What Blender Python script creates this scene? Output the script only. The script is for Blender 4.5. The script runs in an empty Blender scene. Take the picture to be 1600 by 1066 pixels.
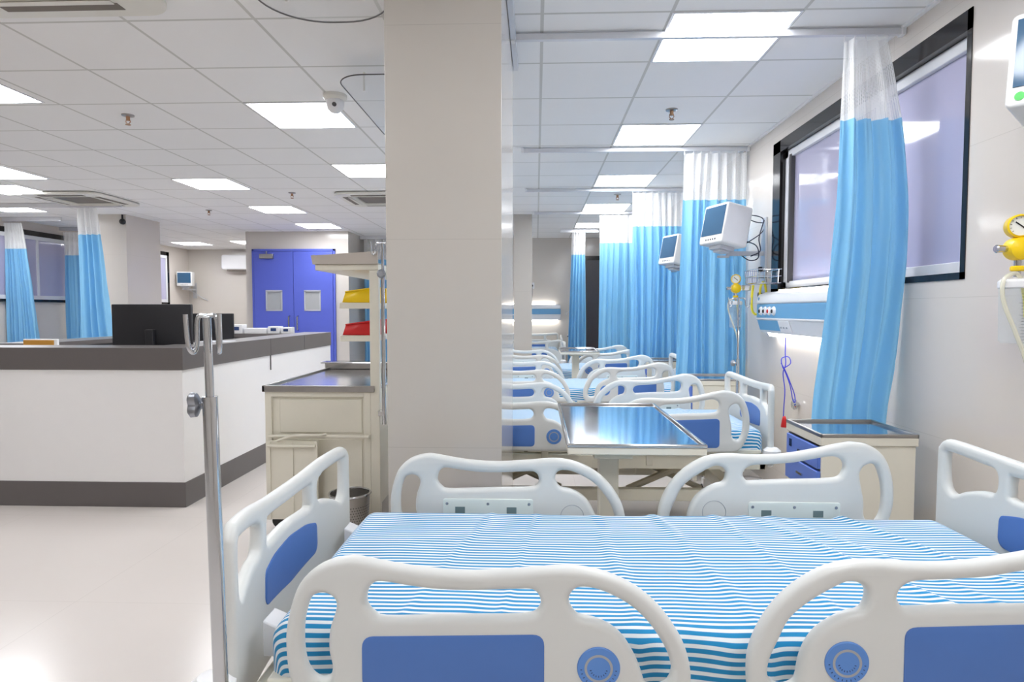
import bpy, bmesh, math, random
from mathutils import Vector, Matrix, noise
from mathutils.geometry import tessellate_polygon
random.seed(7)
PI = math.pi
sc = bpy.context.scene
COL = sc.collection
R = math.radians

# ------------------------------------------------------------------ materials
def srgb(r, g, b):
    f = lambda c: (c/255/12.92) if c/255 <= .04045 else ((c/255+.055)/1.055)**2.4
    return (f(r), f(g), f(b), 1)

def mat(name, rgb, rough=.5, metal=0., spec=.5, var=.04, scale=12., bump=0., bscale=60., coat=0., trans=0., emit=None, estr=0., alpha=1.):
    m = bpy.data.materials.new(name); m.use_nodes = True
    nt = m.node_tree; N = nt.nodes; L = nt.links
    b = N['Principled BSDF']
    c = srgb(*rgb)
    tc = N.new('ShaderNodeTexCoord')
    no = N.new('ShaderNodeTexNoise'); no.inputs['Scale'].default_value = scale; no.inputs['Detail'].default_value = 3
    L.new(tc.outputs['Object'], no.inputs['Vector'])
    mx = N.new('ShaderNodeMix'); mx.data_type = 'RGBA'
    mx.inputs[6].default_value = tuple(x*(1-var) for x in c[:3])+(1,)
    mx.inputs[7].default_value = tuple(min(1, x*(1+var)) for x in c[:3])+(1,)
    L.new(no.outputs['Fac'], mx.inputs[0]); L.new(mx.outputs[2], b.inputs['Base Color'])
    b.inputs['Roughness'].default_value = rough; b.inputs['Metallic'].default_value = metal
    b.inputs['Specular IOR Level'].default_value = spec
    if coat: b.inputs['Coat Weight'].default_value = coat; b.inputs['Coat Roughness'].default_value = .08
    if trans: b.inputs['Transmission Weight'].default_value = trans; b.inputs['IOR'].default_value = 1.25
    if alpha < 1: b.inputs['Alpha'].default_value = alpha
    if emit:
        b.inputs['Emission Color'].default_value = srgb(*emit); b.inputs['Emission Strength'].default_value = estr
    if bump:
        n2 = N.new('ShaderNodeTexNoise'); n2.inputs['Scale'].default_value = bscale; L.new(tc.outputs['Object'], n2.inputs['Vector'])
        bp = N.new('ShaderNodeBump'); bp.inputs['Strength'].default_value = bump; bp.inputs['Distance'].default_value = .01
        L.new(n2.outputs['Fac'], bp.inputs['Height']); L.new(bp.outputs['Normal'], b.inputs['Normal'])
    return m

def grid_mat(name, rgb, line, axes, rough, lw=.006, var=.03, spec=.5, nscale=3., bumpy=0., two=None):
    """tiles with joint lines; axes = list of (component index, pitch, offset)"""
    m = mat(name, rgb, rough, var=var, scale=nscale, spec=spec)
    nt = m.node_tree; N = nt.nodes; L = nt.links; b = N['Principled BSDF']
    src = b.inputs['Base Color'].links[0].from_socket
    tc = N.new('ShaderNodeNewGeometry'); sp = N.new('ShaderNodeSeparateXYZ'); L.new(tc.outputs['Position'], sp.inputs[0])
    def mth(op, a, b2=None):
        n = N.new('ShaderNodeMath'); n.operation = op
        for i, v in enumerate((a, b2)):
            if v is None: continue
            if isinstance(v, (int, float)): n.inputs[i].default_value = v
            else: L.new(v, n.inputs[i])
        return n.outputs[0]
    tot = None
    for comp, pitch, off in axes:
        if isinstance(off, tuple):     # offset differs either side of x = off[0]
            s = mth('GREATER_THAN', sp.outputs[0], off[0])
            o = mth('ADD', mth('MULTIPLY', s, off[2]-off[1]), off[1])
            p = mth('ADD', mth('MULTIPLY', s, pitch[1]-pitch[0]), pitch[0])
            v = mth('DIVIDE', mth('SUBTRACT', sp.outputs[comp], o), p); pp = pitch[0]
        else:
            v = mth('DIVIDE', mth('SUBTRACT', sp.outputs[comp], off), pitch); pp = pitch
        d = mth('ABSOLUTE', mth('SUBTRACT', mth('FRACT', mth('ADD', v, .5)), .5))
        k = mth('LESS_THAN', d, lw/pp)
        tot = k if tot is None else mth('MAXIMUM', tot, k)
    mx = N.new('ShaderNodeMix'); mx.data_type = 'RGBA'; L.new(tot, mx.inputs[0]); L.new(src, mx.inputs[6]); mx.inputs[7].default_value = srgb(*line)
    L.new(mx.outputs[2], b.inputs['Base Color'])
    if bumpy:
        bp = N.new('ShaderNodeBump'); bp.inputs['Strength'].default_value = bumpy; bp.inputs['Distance'].default_value = .003; bp.invert = True
        L.new(tot, bp.inputs['Height']); L.new(bp.outputs['Normal'], b.inputs['Normal'])
    return m

def stripe_mat():
    m = bpy.data.materials.new('striped_sheet'); m.use_nodes = True
    nt = m.node_tree; N = nt.nodes; L = nt.links; b = N['Principled BSDF']
    uv = N.new('ShaderNodeUVMap'); uv.uv_map = 'UVMap'
    sp = N.new('ShaderNodeSeparateXYZ'); L.new(uv.outputs[0], sp.inputs[0])
    no = N.new('ShaderNodeTexNoise'); no.inputs['Scale'].default_value = 2.2; no.inputs['Detail'].default_value = 2.5
    L.new(uv.outputs[0], no.inputs['Vector'])
    ad = N.new('ShaderNodeMath'); ad.operation = 'MULTIPLY_ADD'; L.new(no.outputs['Fac'], ad.inputs[0]); ad.inputs[1].default_value = .05; L.new(sp.outputs[1], ad.inputs[2])
    ml = N.new('ShaderNodeMath'); ml.operation = 'MULTIPLY'; L.new(ad.outputs[0], ml.inputs[0]); ml.inputs[1].default_value = 1/.0196
    fr = N.new('ShaderNodeMath'); fr.operation = 'FRACT'; L.new(ml.outputs[0], fr.inputs[0])
    rp = N.new('ShaderNodeValToRGB'); e = rp.color_ramp.elements
    e[0].position = .0; e[0].color = srgb(20, 134, 188); e[1].position = .50; e[1].color = srgb(20, 134, 188)
    for p, c in ((.55, srgb(226, 232, 235)), (.95, srgb(226, 232, 235)), (1., srgb(20, 134, 188))):
        q = e.new(p); q.color = c
    L.new(fr.outputs[0], rp.inputs[0]); L.new(rp.outputs[0], b.inputs['Base Color'])
    b.inputs['Roughness'].default_value = .85; b.inputs['Sheen Weight'].default_value = .15
    return m

def curtain_mat(name, rgb, net=False):
    m = mat(name, rgb, .7, var=.05, scale=3, spec=.2)
    nt = m.node_tree; N = nt.nodes; L = nt.links; b = N['Principled BSDF']; out = N['Material Output']
    tr = N.new('ShaderNodeBsdfTranslucent'); tr.inputs[0].default_value = srgb(*rgb)
    mx = N.new('ShaderNodeMixShader'); mx.inputs[0].default_value = .35
    L.new(b.outputs[0], mx.inputs[1]); L.new(tr.outputs[0], mx.inputs[2])
    last = mx
    if net:
        tp = N.new('ShaderNodeBsdfTransparent')
        tc = N.new('ShaderNodeUVMap'); tc.uv_map = 'UVMap'
        ck = N.new('ShaderNodeTexVoronoi'); ck.inputs['Scale'].default_value = 150; ck.inputs['Randomness'].default_value = 0
        L.new(tc.outputs[0], ck.inputs['Vector'])
        lt = N.new('ShaderNodeMath'); lt.operation = 'LESS_THAN'; lt.inputs[1].default_value = .22; L.new(ck.outputs['Distance'], lt.inputs[0])
        m2 = N.new('ShaderNodeMixShader'); L.new(lt.outputs[0], m2.inputs[0]); L.new(mx.outputs[0], m2.inputs[1]); L.new(tp.outputs[0], m2.inputs[2])
        last = m2
    L.new(last.outputs[0], out.inputs['Surface'])
    return m

def granite_mat():
    m = mat('black_granite', (28, 26, 27), .12, var=.5, scale=90)
    return m

M = dict(
    abs=mat('bed_white_plastic', (216, 218, 216), .32, var=.01, spec=.45),
    absb=mat('bed_blue_plastic', (80, 120, 190), .38, var=.03, spec=.4),
    disc=mat('emblem_blue', (92, 142, 214), .4), ring=mat('emblem_grey', (168, 172, 178), .4), tick=mat('emblem_dark', (40, 62, 110), .5),
    ctrl=mat('control_plate', (220, 229, 226), .3), disp=mat('control_display', (112, 130, 132), .2),
    beige=mat('beige_metal', (214, 209, 192), .38, var=.03, bump=.04), beiged=mat('beige_dark_metal', (176, 168, 148), .5),
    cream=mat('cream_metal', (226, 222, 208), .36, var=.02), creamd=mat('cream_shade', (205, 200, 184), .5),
    steel=mat('brushed_steel', (196, 196, 196), .16, 1., var=.04, scale=30), steeld=mat('worn_steel', (170, 168, 166), .3, 1., var=.08, scale=20),
    chrome=mat('chrome', (205, 208, 212), .08, 1., var=.03), zinc=mat('cast_zinc', (160, 164, 172), .35, .9, var=.1),
    white=mat('white_plastic', (236, 236, 238), .3, var=.01), whitew=mat('white_laminate', (242, 241, 241), .35, var=.01, spec=.35),
    grey=mat('grey_laminate', (102, 97, 96), .38, var=.03), greyd=mat('dark_inside', (78, 76, 78), .55),
    black=mat('black_plastic', (34, 34, 38), .4, bump=.03, bscale=300), blackg=mat('black_glossy', (14, 14, 20), .12),
    rubber=mat('dark_rubber', (40, 40, 42), .7), dblue=mat('door_blue', (92, 106, 204), .42, var=.02, spec=.35),
    drawer=mat('drawer_blue', (96, 128, 214), .4), red=mat('red_plastic', (205, 34, 36), .35), yellow=mat('yellow_plastic', (244, 206, 20), .32),
    screen=mat('monitor_screen', (58, 92, 122), .1, var=.05), monw=mat('monitor_white', (226, 226, 226), .35),
    green=mat('green_mark', (70, 190, 80), .4), cord=mat('blue_cord', (50, 56, 190), .5), cable=mat('dark_cable', (36, 38, 60), .5),
    lamp=mat('light_diffuser', (255, 255, 255), .5, emit=(250, 252, 255), estr=10),
    lampf=mat('light_frame', (225, 226, 230), .4),
    panelb=mat('panel_blue', (104, 164, 208), .35, var=.02), panelw=mat('panel_white', (232, 234, 238), .3, var=.01),
    striplight=mat('strip_light', (255, 255, 255), .5, emit=(255, 250, 242), estr=4.5),
    alu=mat('white_aluminium', (214, 215, 220), .3), rail=mat('rail_aluminium', (218, 219, 224), .3, .3),
    glass=mat('clear_acrylic', (225, 232, 238), .05, var=.0, alpha=.22), jar=mat('clear_jar', (215, 225, 230), .05, var=.0, alpha=.26),
    tube=mat('clear_tubing', (232, 228, 205), .15, var=.02, alpha=.5), ytube=mat('yellow_tubing', (236, 220, 60), .3),
    granite=granite_mat(), doorgrey=mat('dark_door', (62, 58, 62), .4, var=.1), orange=mat('tan_board', (196, 142, 60), .5, var=.08),
    dglass=mat('door_glass', (176, 178, 180), .12), mesh=mat('perforated_steel', (175, 172, 168), .3, .9),
    ac=mat('ac_white', (226, 224, 216), .4), acs=mat('ac_slot', (120, 112, 104), .6), brass=mat('brass', (168, 130, 100), .3, .8),
    frost=mat('window_glass', (172, 170, 196), .06, var=.03, scale=1.5, spec=.8),
    sheet=stripe_mat(), foam=mat('mattress_blue', (60, 110, 160), .8),
    cblue=curtain_mat('curtain_blue', (152, 210, 243)), cnet=curtain_mat('curtain_net', (246, 246, 246), True),
    lip=mat('satin_steel', (190, 182, 174), .35, .25, var=.05),
    tray=mat('tray_steel', (196, 204, 216), .09, 1., var=.03),
    laby=mat('dial_white', (236, 236, 230), .4), skin=mat('grey_bracket', (198, 200, 206), .4, .3),
)
M['wall'] = grid_mat('wall_tile', (210, 204, 197), (198, 192, 184), [(2, .8, 1.33)], .13, lw=.0012, var=.02)
M['walls'] = grid_mat('wall_tile_side', (212, 205, 198), (198, 191, 183), [(2, .62, .765), (1, 1.2, .95)], .12, lw=.0012, var=.02)
M['pillar'] = grid_mat('pillar_tile', (196, 190, 182), (184, 178, 170), [(2, .8, 1.60)], .12, lw=.0012, var=.02)
M['floor'] = grid_mat('floor_tile', (214, 207, 202), (203, 196, 191), [(0, 1.2, .3), (1, 1.2, .4)], .22, lw=.0015, var=.015)
M['ceiling'] = grid_mat('ceiling_tile', (240, 240, 240), (206, 206, 203), [(0, (.617, .6), (-.14, -1.335, .625)), (1, .6, 3.06)], .85, lw=.0085, var=.012, spec=.15, bumpy=.15)

# ------------------------------------------------------------------ mesh helpers
class MB:
    def __init__(s): s.bm = bmesh.new()
    def box(s, x0, x1, y0, y1, z0, z1, rot=None):
        vs = [Vector((x, y, z)) for x in (x0, x1) for y in (y0, y1) for z in (z0, z1)]
        if rot:
            c = Vector(((x0+x1)/2, (y0+y1)/2, (z0+z1)/2)); vs = [rot @ (v-c)+c for v in vs]
        v = [s.bm.verts.new(p) for p in vs]
        for f in ((0, 1, 3, 2), (4, 6, 7, 5), (0, 4, 5, 1), (2, 3, 7, 6), (0, 2, 6, 4), (1, 5, 7, 3)): s.bm.faces.new([v[i] for i in f])
        return s
    def tube(s, pts, r, n=12, closed=False, caps=True):
        pts = [Vector(p) for p in pts]; rings = []; prev = None
        for i, p in enumerate(pts):
            a = pts[i-1] if (i > 0 or closed) else p; b = pts[(i+1) % len(pts)] if (i < len(pts)-1 or closed) else p
            t = (b-a).normalized()
            if prev is None:
                u = t.orthogonal().normalized()
            else:
                u = (prev - t*prev.dot(t)); u = u.normalized() if u.length > 1e-6 else t.orthogonal().normalized()
            prev = u; w = t.cross(u); rr = r[i] if isinstance(r, (list, tuple)) else r
            rings.append([s.bm.verts.new(p+(u*math.cos(k*2*PI/n)+w*math.sin(k*2*PI/n))*rr) for k in range(n)])
        m = len(rings)
        for i in range(m if closed else m-1):
            A, B = rings[i], rings[(i+1) % m]
            for k in range(n): s.bm.faces.new((A[k], A[(k+1) % n], B[(k+1) % n], B[k]))
        if caps and not closed:
            s.bm.faces.new(rings[0][::-1]); s.bm.faces.new(rings[-1])
        return s
    def lathe(s, prof, org=(0, 0, 0), axis='Z', n=24, caps=True):
        rings = []
        for r, h in prof:
            ring = []
            for k in range(n):
                c, q = math.cos(k*2*PI/n)*r, math.sin(k*2*PI/n)*r
                p = {'Z': (c, q, h), 'Y': (c, h, q), 'X': (h, c, q)}[axis]
                ring.append(s.bm.verts.new(Vector(p)+Vector(org)))
            rings.append(ring)
        for A, B in zip(rings, rings[1:]):
            for k in range(n): s.bm.faces.new((A[k], A[(k+1) % n], B[(k+1) % n], B[k]))
        if caps:
            for q in (rings[0], rings[-1]):
                try: s.bm.faces.new(q)
                except ValueError: pass
        return s
    def build(s, name, m, parent=None, bevel=0., angle=35, seg=2, loc=None):
        bmesh.ops.recalc_face_normals(s.bm, faces=s.bm.faces)
        me = bpy.data.meshes.new(name); s.bm.to_mesh(me); s.bm.free()
        me.materials.append(M[m] if isinstance(m, str) else m)
        for p in me.polygons: p.use_smooth = True
        me.set_sharp_from_angle(angle=R(angle))
        o = bpy.data.objects.new(name, me); COL.objects.link(o)
        if parent: o.parent = parent
        if loc: o.location = loc
        if bevel:
            b = o.modifiers.new('bevel', 'BEVEL'); b.width = bevel; b.segments = seg; b.limit_method = 'ANGLE'; b.harden_normals = False
        return o

def tag(o, label=None, cat=None, group=None, kind=None):
    if label: o['label'] = label
    if cat: o['category'] = cat
    if group: o['group'] = group
    if kind: o['kind'] = kind
    return o
def empty(name, loc=(0, 0, 0), rz=0, label=None, cat=None, group=None):
    o = bpy.data.objects.new(name, None); COL.objects.link(o); o.location = loc; o.rotation_euler = (0, 0, rz)
    o.empty_display_size = .1
    return tag(o, label, cat, group)
KIDS = {}
def copy_tree(o, parent=None, kids=None):
    if kids is None:
        kids = {}
        for x in bpy.data.objects:
            if x.parent: kids.setdefault(x.parent.name, []).append(x)
    c = o.copy(); COL.objects.link(c)
    if parent: c.parent = parent
    for ch in kids.get(o.name, []): copy_tree(ch, c, kids)
    return c
def struct(name, mb, m, bevel=0, parent=None):
    o = mb.build(name, m, parent, bevel)
    if not parent: o['kind'] = 'structure'
    return o

def area(P): return sum(P[i][0]*P[(i+1) % len(P)][1]-P[(i+1) % len(P)][0]*P[i][1] for i in range(len(P)))/2
def smooth_loop(P, n=5):
    out = []; m = len(P)
    for i in range(m):
        p0, p1, p2, p3 = (Vector(P[(i+k) % m]) for k in (-1, 0, 1, 2))
        for j in range(n):
            t = j/n
            out.append(tuple(.5*((2*p1)+(p2-p0)*t+(2*p0-5*p1+4*p2-p3)*t*t+(3*p1-p0-3*p2+p3)*t**3)))
    return out
def rrect(x0, x1, y0, y1, r, n=5):
    P = []
    for cx, cy, a in ((x1-r, y1-r, 0), (x0+r, y1-r, 90), (x0+r, y0+r, 180), (x1-r, y0+r, 270)):
        for k in range(n+1): t = R(a+90*k/n); P.append((cx+r*math.cos(t), cy+r*math.sin(t)))
    return P
def plate(outer, holes, t, b, plane='XZ', seg=4, bend=None, cuts=None):
    """rounded slab with through-holes. outer/holes are 2-D loops; returns MB"""
    mb = MB(); loops = []
    for i, Lp in enumerate([outer]+list(holes)):
        a = area(Lp)
        if (i == 0) != (a > 0): Lp = Lp[::-1]
        loops.append([Vector(p) for p in Lp])
    def off(Lp, d):
        m = len(Lp); out = []
        for i in range(m):
            tg = (Lp[(i+1) % m]-Lp[i-1])
            tg = tg.normalized() if tg.length > 1e-9 else Vector((1, 0))
            out.append(Lp[i]+Vector((-tg.y, tg.x))*d)
        return out
    def V(p, d): return Vector((p.x, d, p.y)) if plane == 'XZ' else Vector((d, p.x, p.y)) if plane == 'YZ' else Vector((p.x, p.y, d))
    lay = [(b*(1-math.sin(PI/2*k/seg)), -(t/2-b)-b*math.cos(PI/2*k/seg)) for k in range(seg+1)]
    lay += [(i, -d) for i, d in reversed(lay)]
    if abs(t/2-b) < 1e-6: lay.pop(seg)
    ends = [[], []]
    for Lp in loops:
        rings = []
        for ins, d in lay: rings.append([mb.bm.verts.new(V(p, d)) for p in off(Lp, ins)])
        m = len(Lp)
        for A, B in zip(rings, rings[1:]):
            for k in range(m): mb.bm.faces.new((A[k], A[(k+1) % m], B[(k+1) % m], B[k]))
        ends[0].append(rings[0]); ends[1].append(rings[-1])
    ins = off
    poly = [[Vector((p.x, p.y, 0)) for p in off(Lp, lay[0][0])] for Lp in loops]
    tris = tessellate_polygon(poly)
    for e in ends:
        flat = [v for ring in e for v in ring]
        for tr in tris:
            try: mb.bm.faces.new([flat[i] for i in tr])
            except ValueError: pass
    if bend:
        for c in cuts:
            bmesh.ops.bisect_plane(mb.bm, geom=mb.bm.verts[:]+mb.bm.edges[:]+mb.bm.faces[:], plane_co=(0, c, 0), plane_no=(0, 1, 0))
        for v in mb.bm.verts: v.co.x += bend(v.co.y)
    return mb

def round_poly(P, r, n=5):
    out = []; m = len(P)
    for i in range(m):
        p = Vector(P[i]); a = (Vector(P[i-1])-p); b = (Vector(P[(i+1) % m])-p); d = min(r, a.length*.45, b.length*.45)
        a = p+a.normalized()*d; b = p+b.normalized()*d
        for k in range(n+1):
            t = k/n; out.append(tuple(a*(1-t)**2+p*2*t*(1-t)+b*t*t))
    return out
def arc(cx, cy, r, a0, a1, n=8): return [(cx+r*math.cos(R(a0+(a1-a0)*k/n)), cy+r*math.sin(R(a0+(a1-a0)*k/n))) for k in range(n+1)]
def bez(pts, n=6):
    """open Catmull-Rom through 3-D points"""
    P = [Vector(p) for p in pts]; P = [P[0]*2-P[1]]+P+[P[-1]*2-P[-2]]; out = []
    for i in range(1, len(P)-2):
        p0, p1, p2, p3 = P[i-1:i+3]
        for j in range(n):
            t = j/n; out.append(.5*((2*p1)+(p2-p0)*t+(2*p0-5*p1+4*p2-p3)*t*t+(3*p1-p0-3*p2+p3)*t**3))
    out.append(P[-2]); return out

# ------------------------------------------------------------------ room
ZC = 2.706; XR = 1.785; XL = -7.9; YB = -2.6; YF = 14.4; YW = 12.34
struct('floor', MB().box(XL-.2, XR+.2, YB-.2, YF+.2, -.1, 0), 'floor')
struct('ceiling', MB().box(XL-.2, XR+.2, YB-.2, YF+.2, ZC, ZC+.1), 'ceiling')
# right wall with window opening
WY0, WY1, WZ0, WZ1 = 2.76, 4.975, 1.46, 2.572
w = MB()
w.box(XR, XR+.2, YB-.2, WY0, 0, ZC); w.box(XR, XR+.2, WY1, YW+.2, 0, ZC)
w.box(XR, XR+.2, WY0, WY1, 0, WZ0); w.box(XR, XR+.2, WY0, WY1, WZ1, ZC)
struct('wall_right', w, 'walls')
struct('wall_left', MB().box(XL-.2, XL, YB-.2, YF+.2, 0, ZC), 'walls')
struct('wall_back', MB().box(XL-.2, XR+.2, YB-.2, YB, 0, ZC), 'wall')
struct('wall_front_left', MB().box(XL-.2, -5.1, YF, YF+.2, 0, ZC), 'wall')
struct('wall_front_right', MB().box(-3.28, XR+.2, YW, YW+.2, 0, ZC), 'wall')
struct('wall_door', MB().box(-5.1, -3.28, 11.17, YF+.2, 0, ZC), 'wall')
struct('wall_pillar', MB().box(-.574, -.132, 2.45, 3.6, 0, ZC), 'pillar', .002)
struct('wall_far_pillar', MB().box(-.324, -.065, 9.3, 9.75, 0, ZC), 'pillar')
struct('wall_left_pillar', MB().box(-6.32, -5.89, 9.09, 9.92, 0, ZC), 'wall')
# cove trim at ceiling / wall
struct('trim_1', MB().box(XR-.02, XR, YB, YW, ZC-.012, ZC), 'white')

# windows
def window(name, y0, y1, z0, z1, x, s, split):
    """s = +1 opening recedes to +x"""
    t = empty(name, (x, (y0+y1)/2, z0)); t['kind'] = 'structure'
    def P(mb, n, m, b=0):
        o = mb.build(n, m, t, b); o.location = (-x, -(y0+y1)/2, -z0); return o
    g = MB(); fw = .085
    X0, X1 = sorted((x-s*.004, x+s*.07))
    g.box(X0, X1, y0, y0+.03, z0, z1); g.box(X0, X1, y1-.14, y1, z0, z1); g.box(X0, X1, y0, y1, z1-fw, z1); g.box(X0, X1, y0, y1, z0, z0+.03)
    P(g, 'stone_surround', 'granite')
    a = MB(); X0, X1 = sorted((x+s*.035, x+s*.09)); ya, yb, za, zb = y0+.03, y1-.14, z0+.03, z1-fw
    a.box(X0, X1, ya, ya+.045, za, zb); a.box(X0, X1, yb-.055, yb, za, zb); a.box(X0, X1, ya, yb, za, za+.05); a.box(X0, X1, ya, yb, zb-.055, zb)
    P(a, 'window_frame', 'alu', .004)
    if split:
        q = MB(); X0, X1 = sorted((x+s*.03, x+s*.06)); q.box(X0, X1, split-.02, split+.02, za, zb); P(q, 'mullion', 'alu', .003)
        q = MB(); q.box(X0, X1, yb-.115, yb-.105, za+.04, zb-.04); q.box(X0, X1, yb-.095, yb-.085, za+.04, zb-.04); P(q, 'sliding_track', 'greyd')
    gl = MB(); X0, X1 = sorted((x+s*.06, x+s*.07)); gl.box(X0, X1, ya+.02, yb-.02, za+.02, zb-.02)
    P(gl, 'window_pane', 'frost')
    return t
window('window_1', WY0, WY1, WZ0, WZ1, XR, 1, 3.55)
# left-wall windows (set proud of the wall lining, frames visible behind curtains)
def flat_window(name, loc, w_, h_, rz):
    t = empty(name, loc, rz); t['kind'] = 'structure'
    g = MB(); g.box(-w_/2, w_/2, -.02, .01, h_-.08, h_); g.box(-w_/2, w_/2, -.02, .01, 0, .04); g.box(-w_/2, -w_/2+.09, -.02, .01, 0, h_); g.box(w_/2-.09, w_/2, -.02, .01, 0, h_)
    g.build('stone_surround', 'granite', t)
    f = MB(); q = w_/2-.09
    f.box(-q, q, -.03, 0, .04, .1); f.box(-q, q, -.03, 0, h_-.14, h_-.08); f.box(-q, -q+.05, -.03, 0, .1, h_-.14); f.box(q-.05, q, -.03, 0, .1, h_-.14); f.box(-.02, .02, -.03, 0, .1, h_-.14)
    f.build('window_frame', 'alu', t, .003)
    MB().box(-q+.04, q-.04, -.012, -.002, .1, h_-.14).build('window_pane', 'frost', t)
flat_window('window_2', (XL+.02, 9.9, 1.46), 2.2, 1.11, -PI/2+PI)
flat_window('window_3', (XL+.02, 12.6, 1.46), 1.9, 1.11, -PI/2+PI)
flat_window('window_4', (-2.95, YW-.02, 1.0), .55, 1.5, 0)

# blue double door
d = empty('door_1', (-4.24, 11.15, 0)); d['kind'] = 'structure'
f = MB(); f.box(-.735, -.70, -.03, .02, 0, 2.40); f.box(.70, .735, -.03, .02, 0, 2.40); f.box(-.735, .735, -.03, .02, 2.36, 2.40)
f.build('door_frame', 'dblue', d, .003)
for s in (-1, 1):
    x0, x1 = (-.695, -.004) if s < 0 else (.004, .695)
    lf = MB(); cx = -.345 if s < 0 else .335; wx = .135; z0, z1 = 1.33, 1.67
    lf.box(x0, cx-wx, -.035, 0, .01, 2.355); lf.box(cx+wx, x1, -.035, 0, .01, 2.355); lf.box(cx-wx, cx+wx, -.035, 0, .01, z0); lf.box(cx-wx, cx+wx, -.035, 0, z1, 2.355)
    leaf = lf.build('door_leaf', 'dblue', d)
    pf = MB(); pf.box(cx-wx-.012, cx+wx+.012, -.045, -.03, z1-.012, z1+.012).box(cx-wx-.012, cx+wx+.012, -.045, -.03, z0-.012, z0+.012).box(cx-wx-.012, cx-wx+.012, -.045, -.03, z0, z1).box(cx+wx-.012, cx+wx+.012, -.045, -.03, z0, z1)
    pf.build('vision_frame', 'skin', leaf)
    MB().box(cx-wx, cx+wx, -.02, -.014, z0, z1).build('vision_pane', 'dglass', leaf)
    hx = s*.075
    MB().tube([(hx, -.035, .98), (hx, -.085, .99), (hx, -.085, 1.22), (hx, -.035, 1.23)], .014).build('handle', 'steel', leaf)
c = MB(); c.box(-.58, -.34, -.085, -.035, 2.23, 2.31); c.box(-.47, -.45, -.07, -.05, 2.31, 2.36); c.build('door_closer', 'steeld', d, .004)

# dark door in the far wall
d = empty('door_2', (1.12, YW-.01, 0)); d['kind'] = 'structure'
MB().box(-.44, -.36, -.03, .0, 0, 2.36).box(.36, .44, -.03, 0, 0, 2.36).box(-.44, .44, -.03, 0, 2.28, 2.36).build('door_frame', 'granite', d)
lf = MB().box(-.36, .36, -.02, .0, 0, 2.28).build('door_leaf', 'doorgrey', d)
MB().lathe([(.0, -.07), (.024, -.065), (.028, -.05), (.012, -.04), (.012, -.02)], (-.30, 0, 1.0), 'Y').build('door_knob', 'steel', lf)

# ------------------------------------------------------------------ ceiling fittings
def light(x0, y0, label, far=False):
    t = empty('ceiling_light', (x0+.3, y0+.3, ZC), 0, label, 'ceiling light', 'recessed square light panels')
    f = MB(); a, b = .298, .285
    f.box(-a, a, -a, -b, -.006, 0).box(-a, a, b, a, -.006, 0).box(-a, -b, -b, b, -.006, 0).box(b, a, -b, b, -.006, 0); f.build('frame', 'lampf', t)
    MB().box(-b, b, -b, b, -.0045, -.001).build('diffuser', 'lamp', t)
LR = [(3.06, 'largest glowing square light panel above the right bay, crossed by the near curtain rail'), (4.86, 'glowing square light panel second along the right-hand row, behind a sprinkler'),
      (6.64, 'glowing square light panel third along the right-hand row'), (8.42, 'small glowing square light panel fourth along the right-hand row'),
      (10.22, 'farthest glowing light panel of the right-hand row, by the narrow far curtain'), (1.26, 'light panel of the right row directly above the front bed, above the frame'), (-.54, 'light panel of the right row behind the viewpoint')]
for y, l in LR: light(.625, y, l)
LL = [(-1.945, 4.26, 'large glowing light panel beside the white ceiling camera, left of the pillar'), (-1.945, 6.06, 'glowing light panel cut off by the left edge of the near pillar'),
      (-3.83, 6.66, 'glowing light panel over the far corner of the nurse counter'), (-3.85, 3.61, 'glowing light panel cut by the left picture edge, nearest of its column'),
      (-3.83, 8.45, 'glowing light panel above the left blue door leaf, nearer of two in line'), (-3.85, 10.15, 'glowing light panel just above the door wall, farther of two in line'),
      (-5.69, 6.02, 'glowing light panel at the left picture edge, second from the top'), (-7.4, 8.2, 'glowing light panel low at the left edge above the far left curtains'),
      (-6.3, 6.9, 'thin sliver of glowing light panel left of the ceiling cassette at the picture edge'), (-7.4, 12.8, 'distant glowing light panel above the wall monitor at the far left'), (-6.1, 12.6, 'distant glowing light panel above the split air conditioner'),
      (-1.945, 1.86, 'light panel of the left area above the frame, beside the near ceiling cassette'), (-3.83, .66, 'light panel over the walkway behind the viewpoint'), (-1.945, -.54, 'light panel of the left area behind the viewpoint')]
for x, y, l in LL: light(x, y, l)

# bulkhead lining of curtain rails
def rail(y, x0, x1, label):
    t = empty('curtain_rail', (x0, y, 2.665), 0, label, 'curtain rail', 'ceiling curtain rails across the right bays')
    MB().box(0, x1-x0, -.014, .014, 0, .032).build('track', 'rail', t, .003)
    MB().box(0, .02, -.022, .022, -.004, .041).build('end_cap', 'white', t, .002)
    MB().box(x1-x0-.02, x1-x0, -.022, .022, -.004, .041).build('end_cap', 'white', t, .002)
rail(3.26, -.13, XR-.003, 'white curtain rail nearest the camera, crossing under the largest light panel')
rail(5.53, -.13, XR-.003, 'white curtain rail above the blue curtain with the wall monitor')
rail(7.35, -.13, XR-.003, 'white curtain rail third from the camera, right side')
rail(9.05, -.05, XR-.003, 'white curtain rail fourth from the camera, right side')
t = empty('curtain_rail', (-.117, 1.0, 2.665), 0, 'long aluminium curtain rail running beside the pillar toward the camera', 'curtain rail')
MB().box(-.014, .014, 0, 2.66, 0, .036).build('track', 'rail', t, .003)

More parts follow.
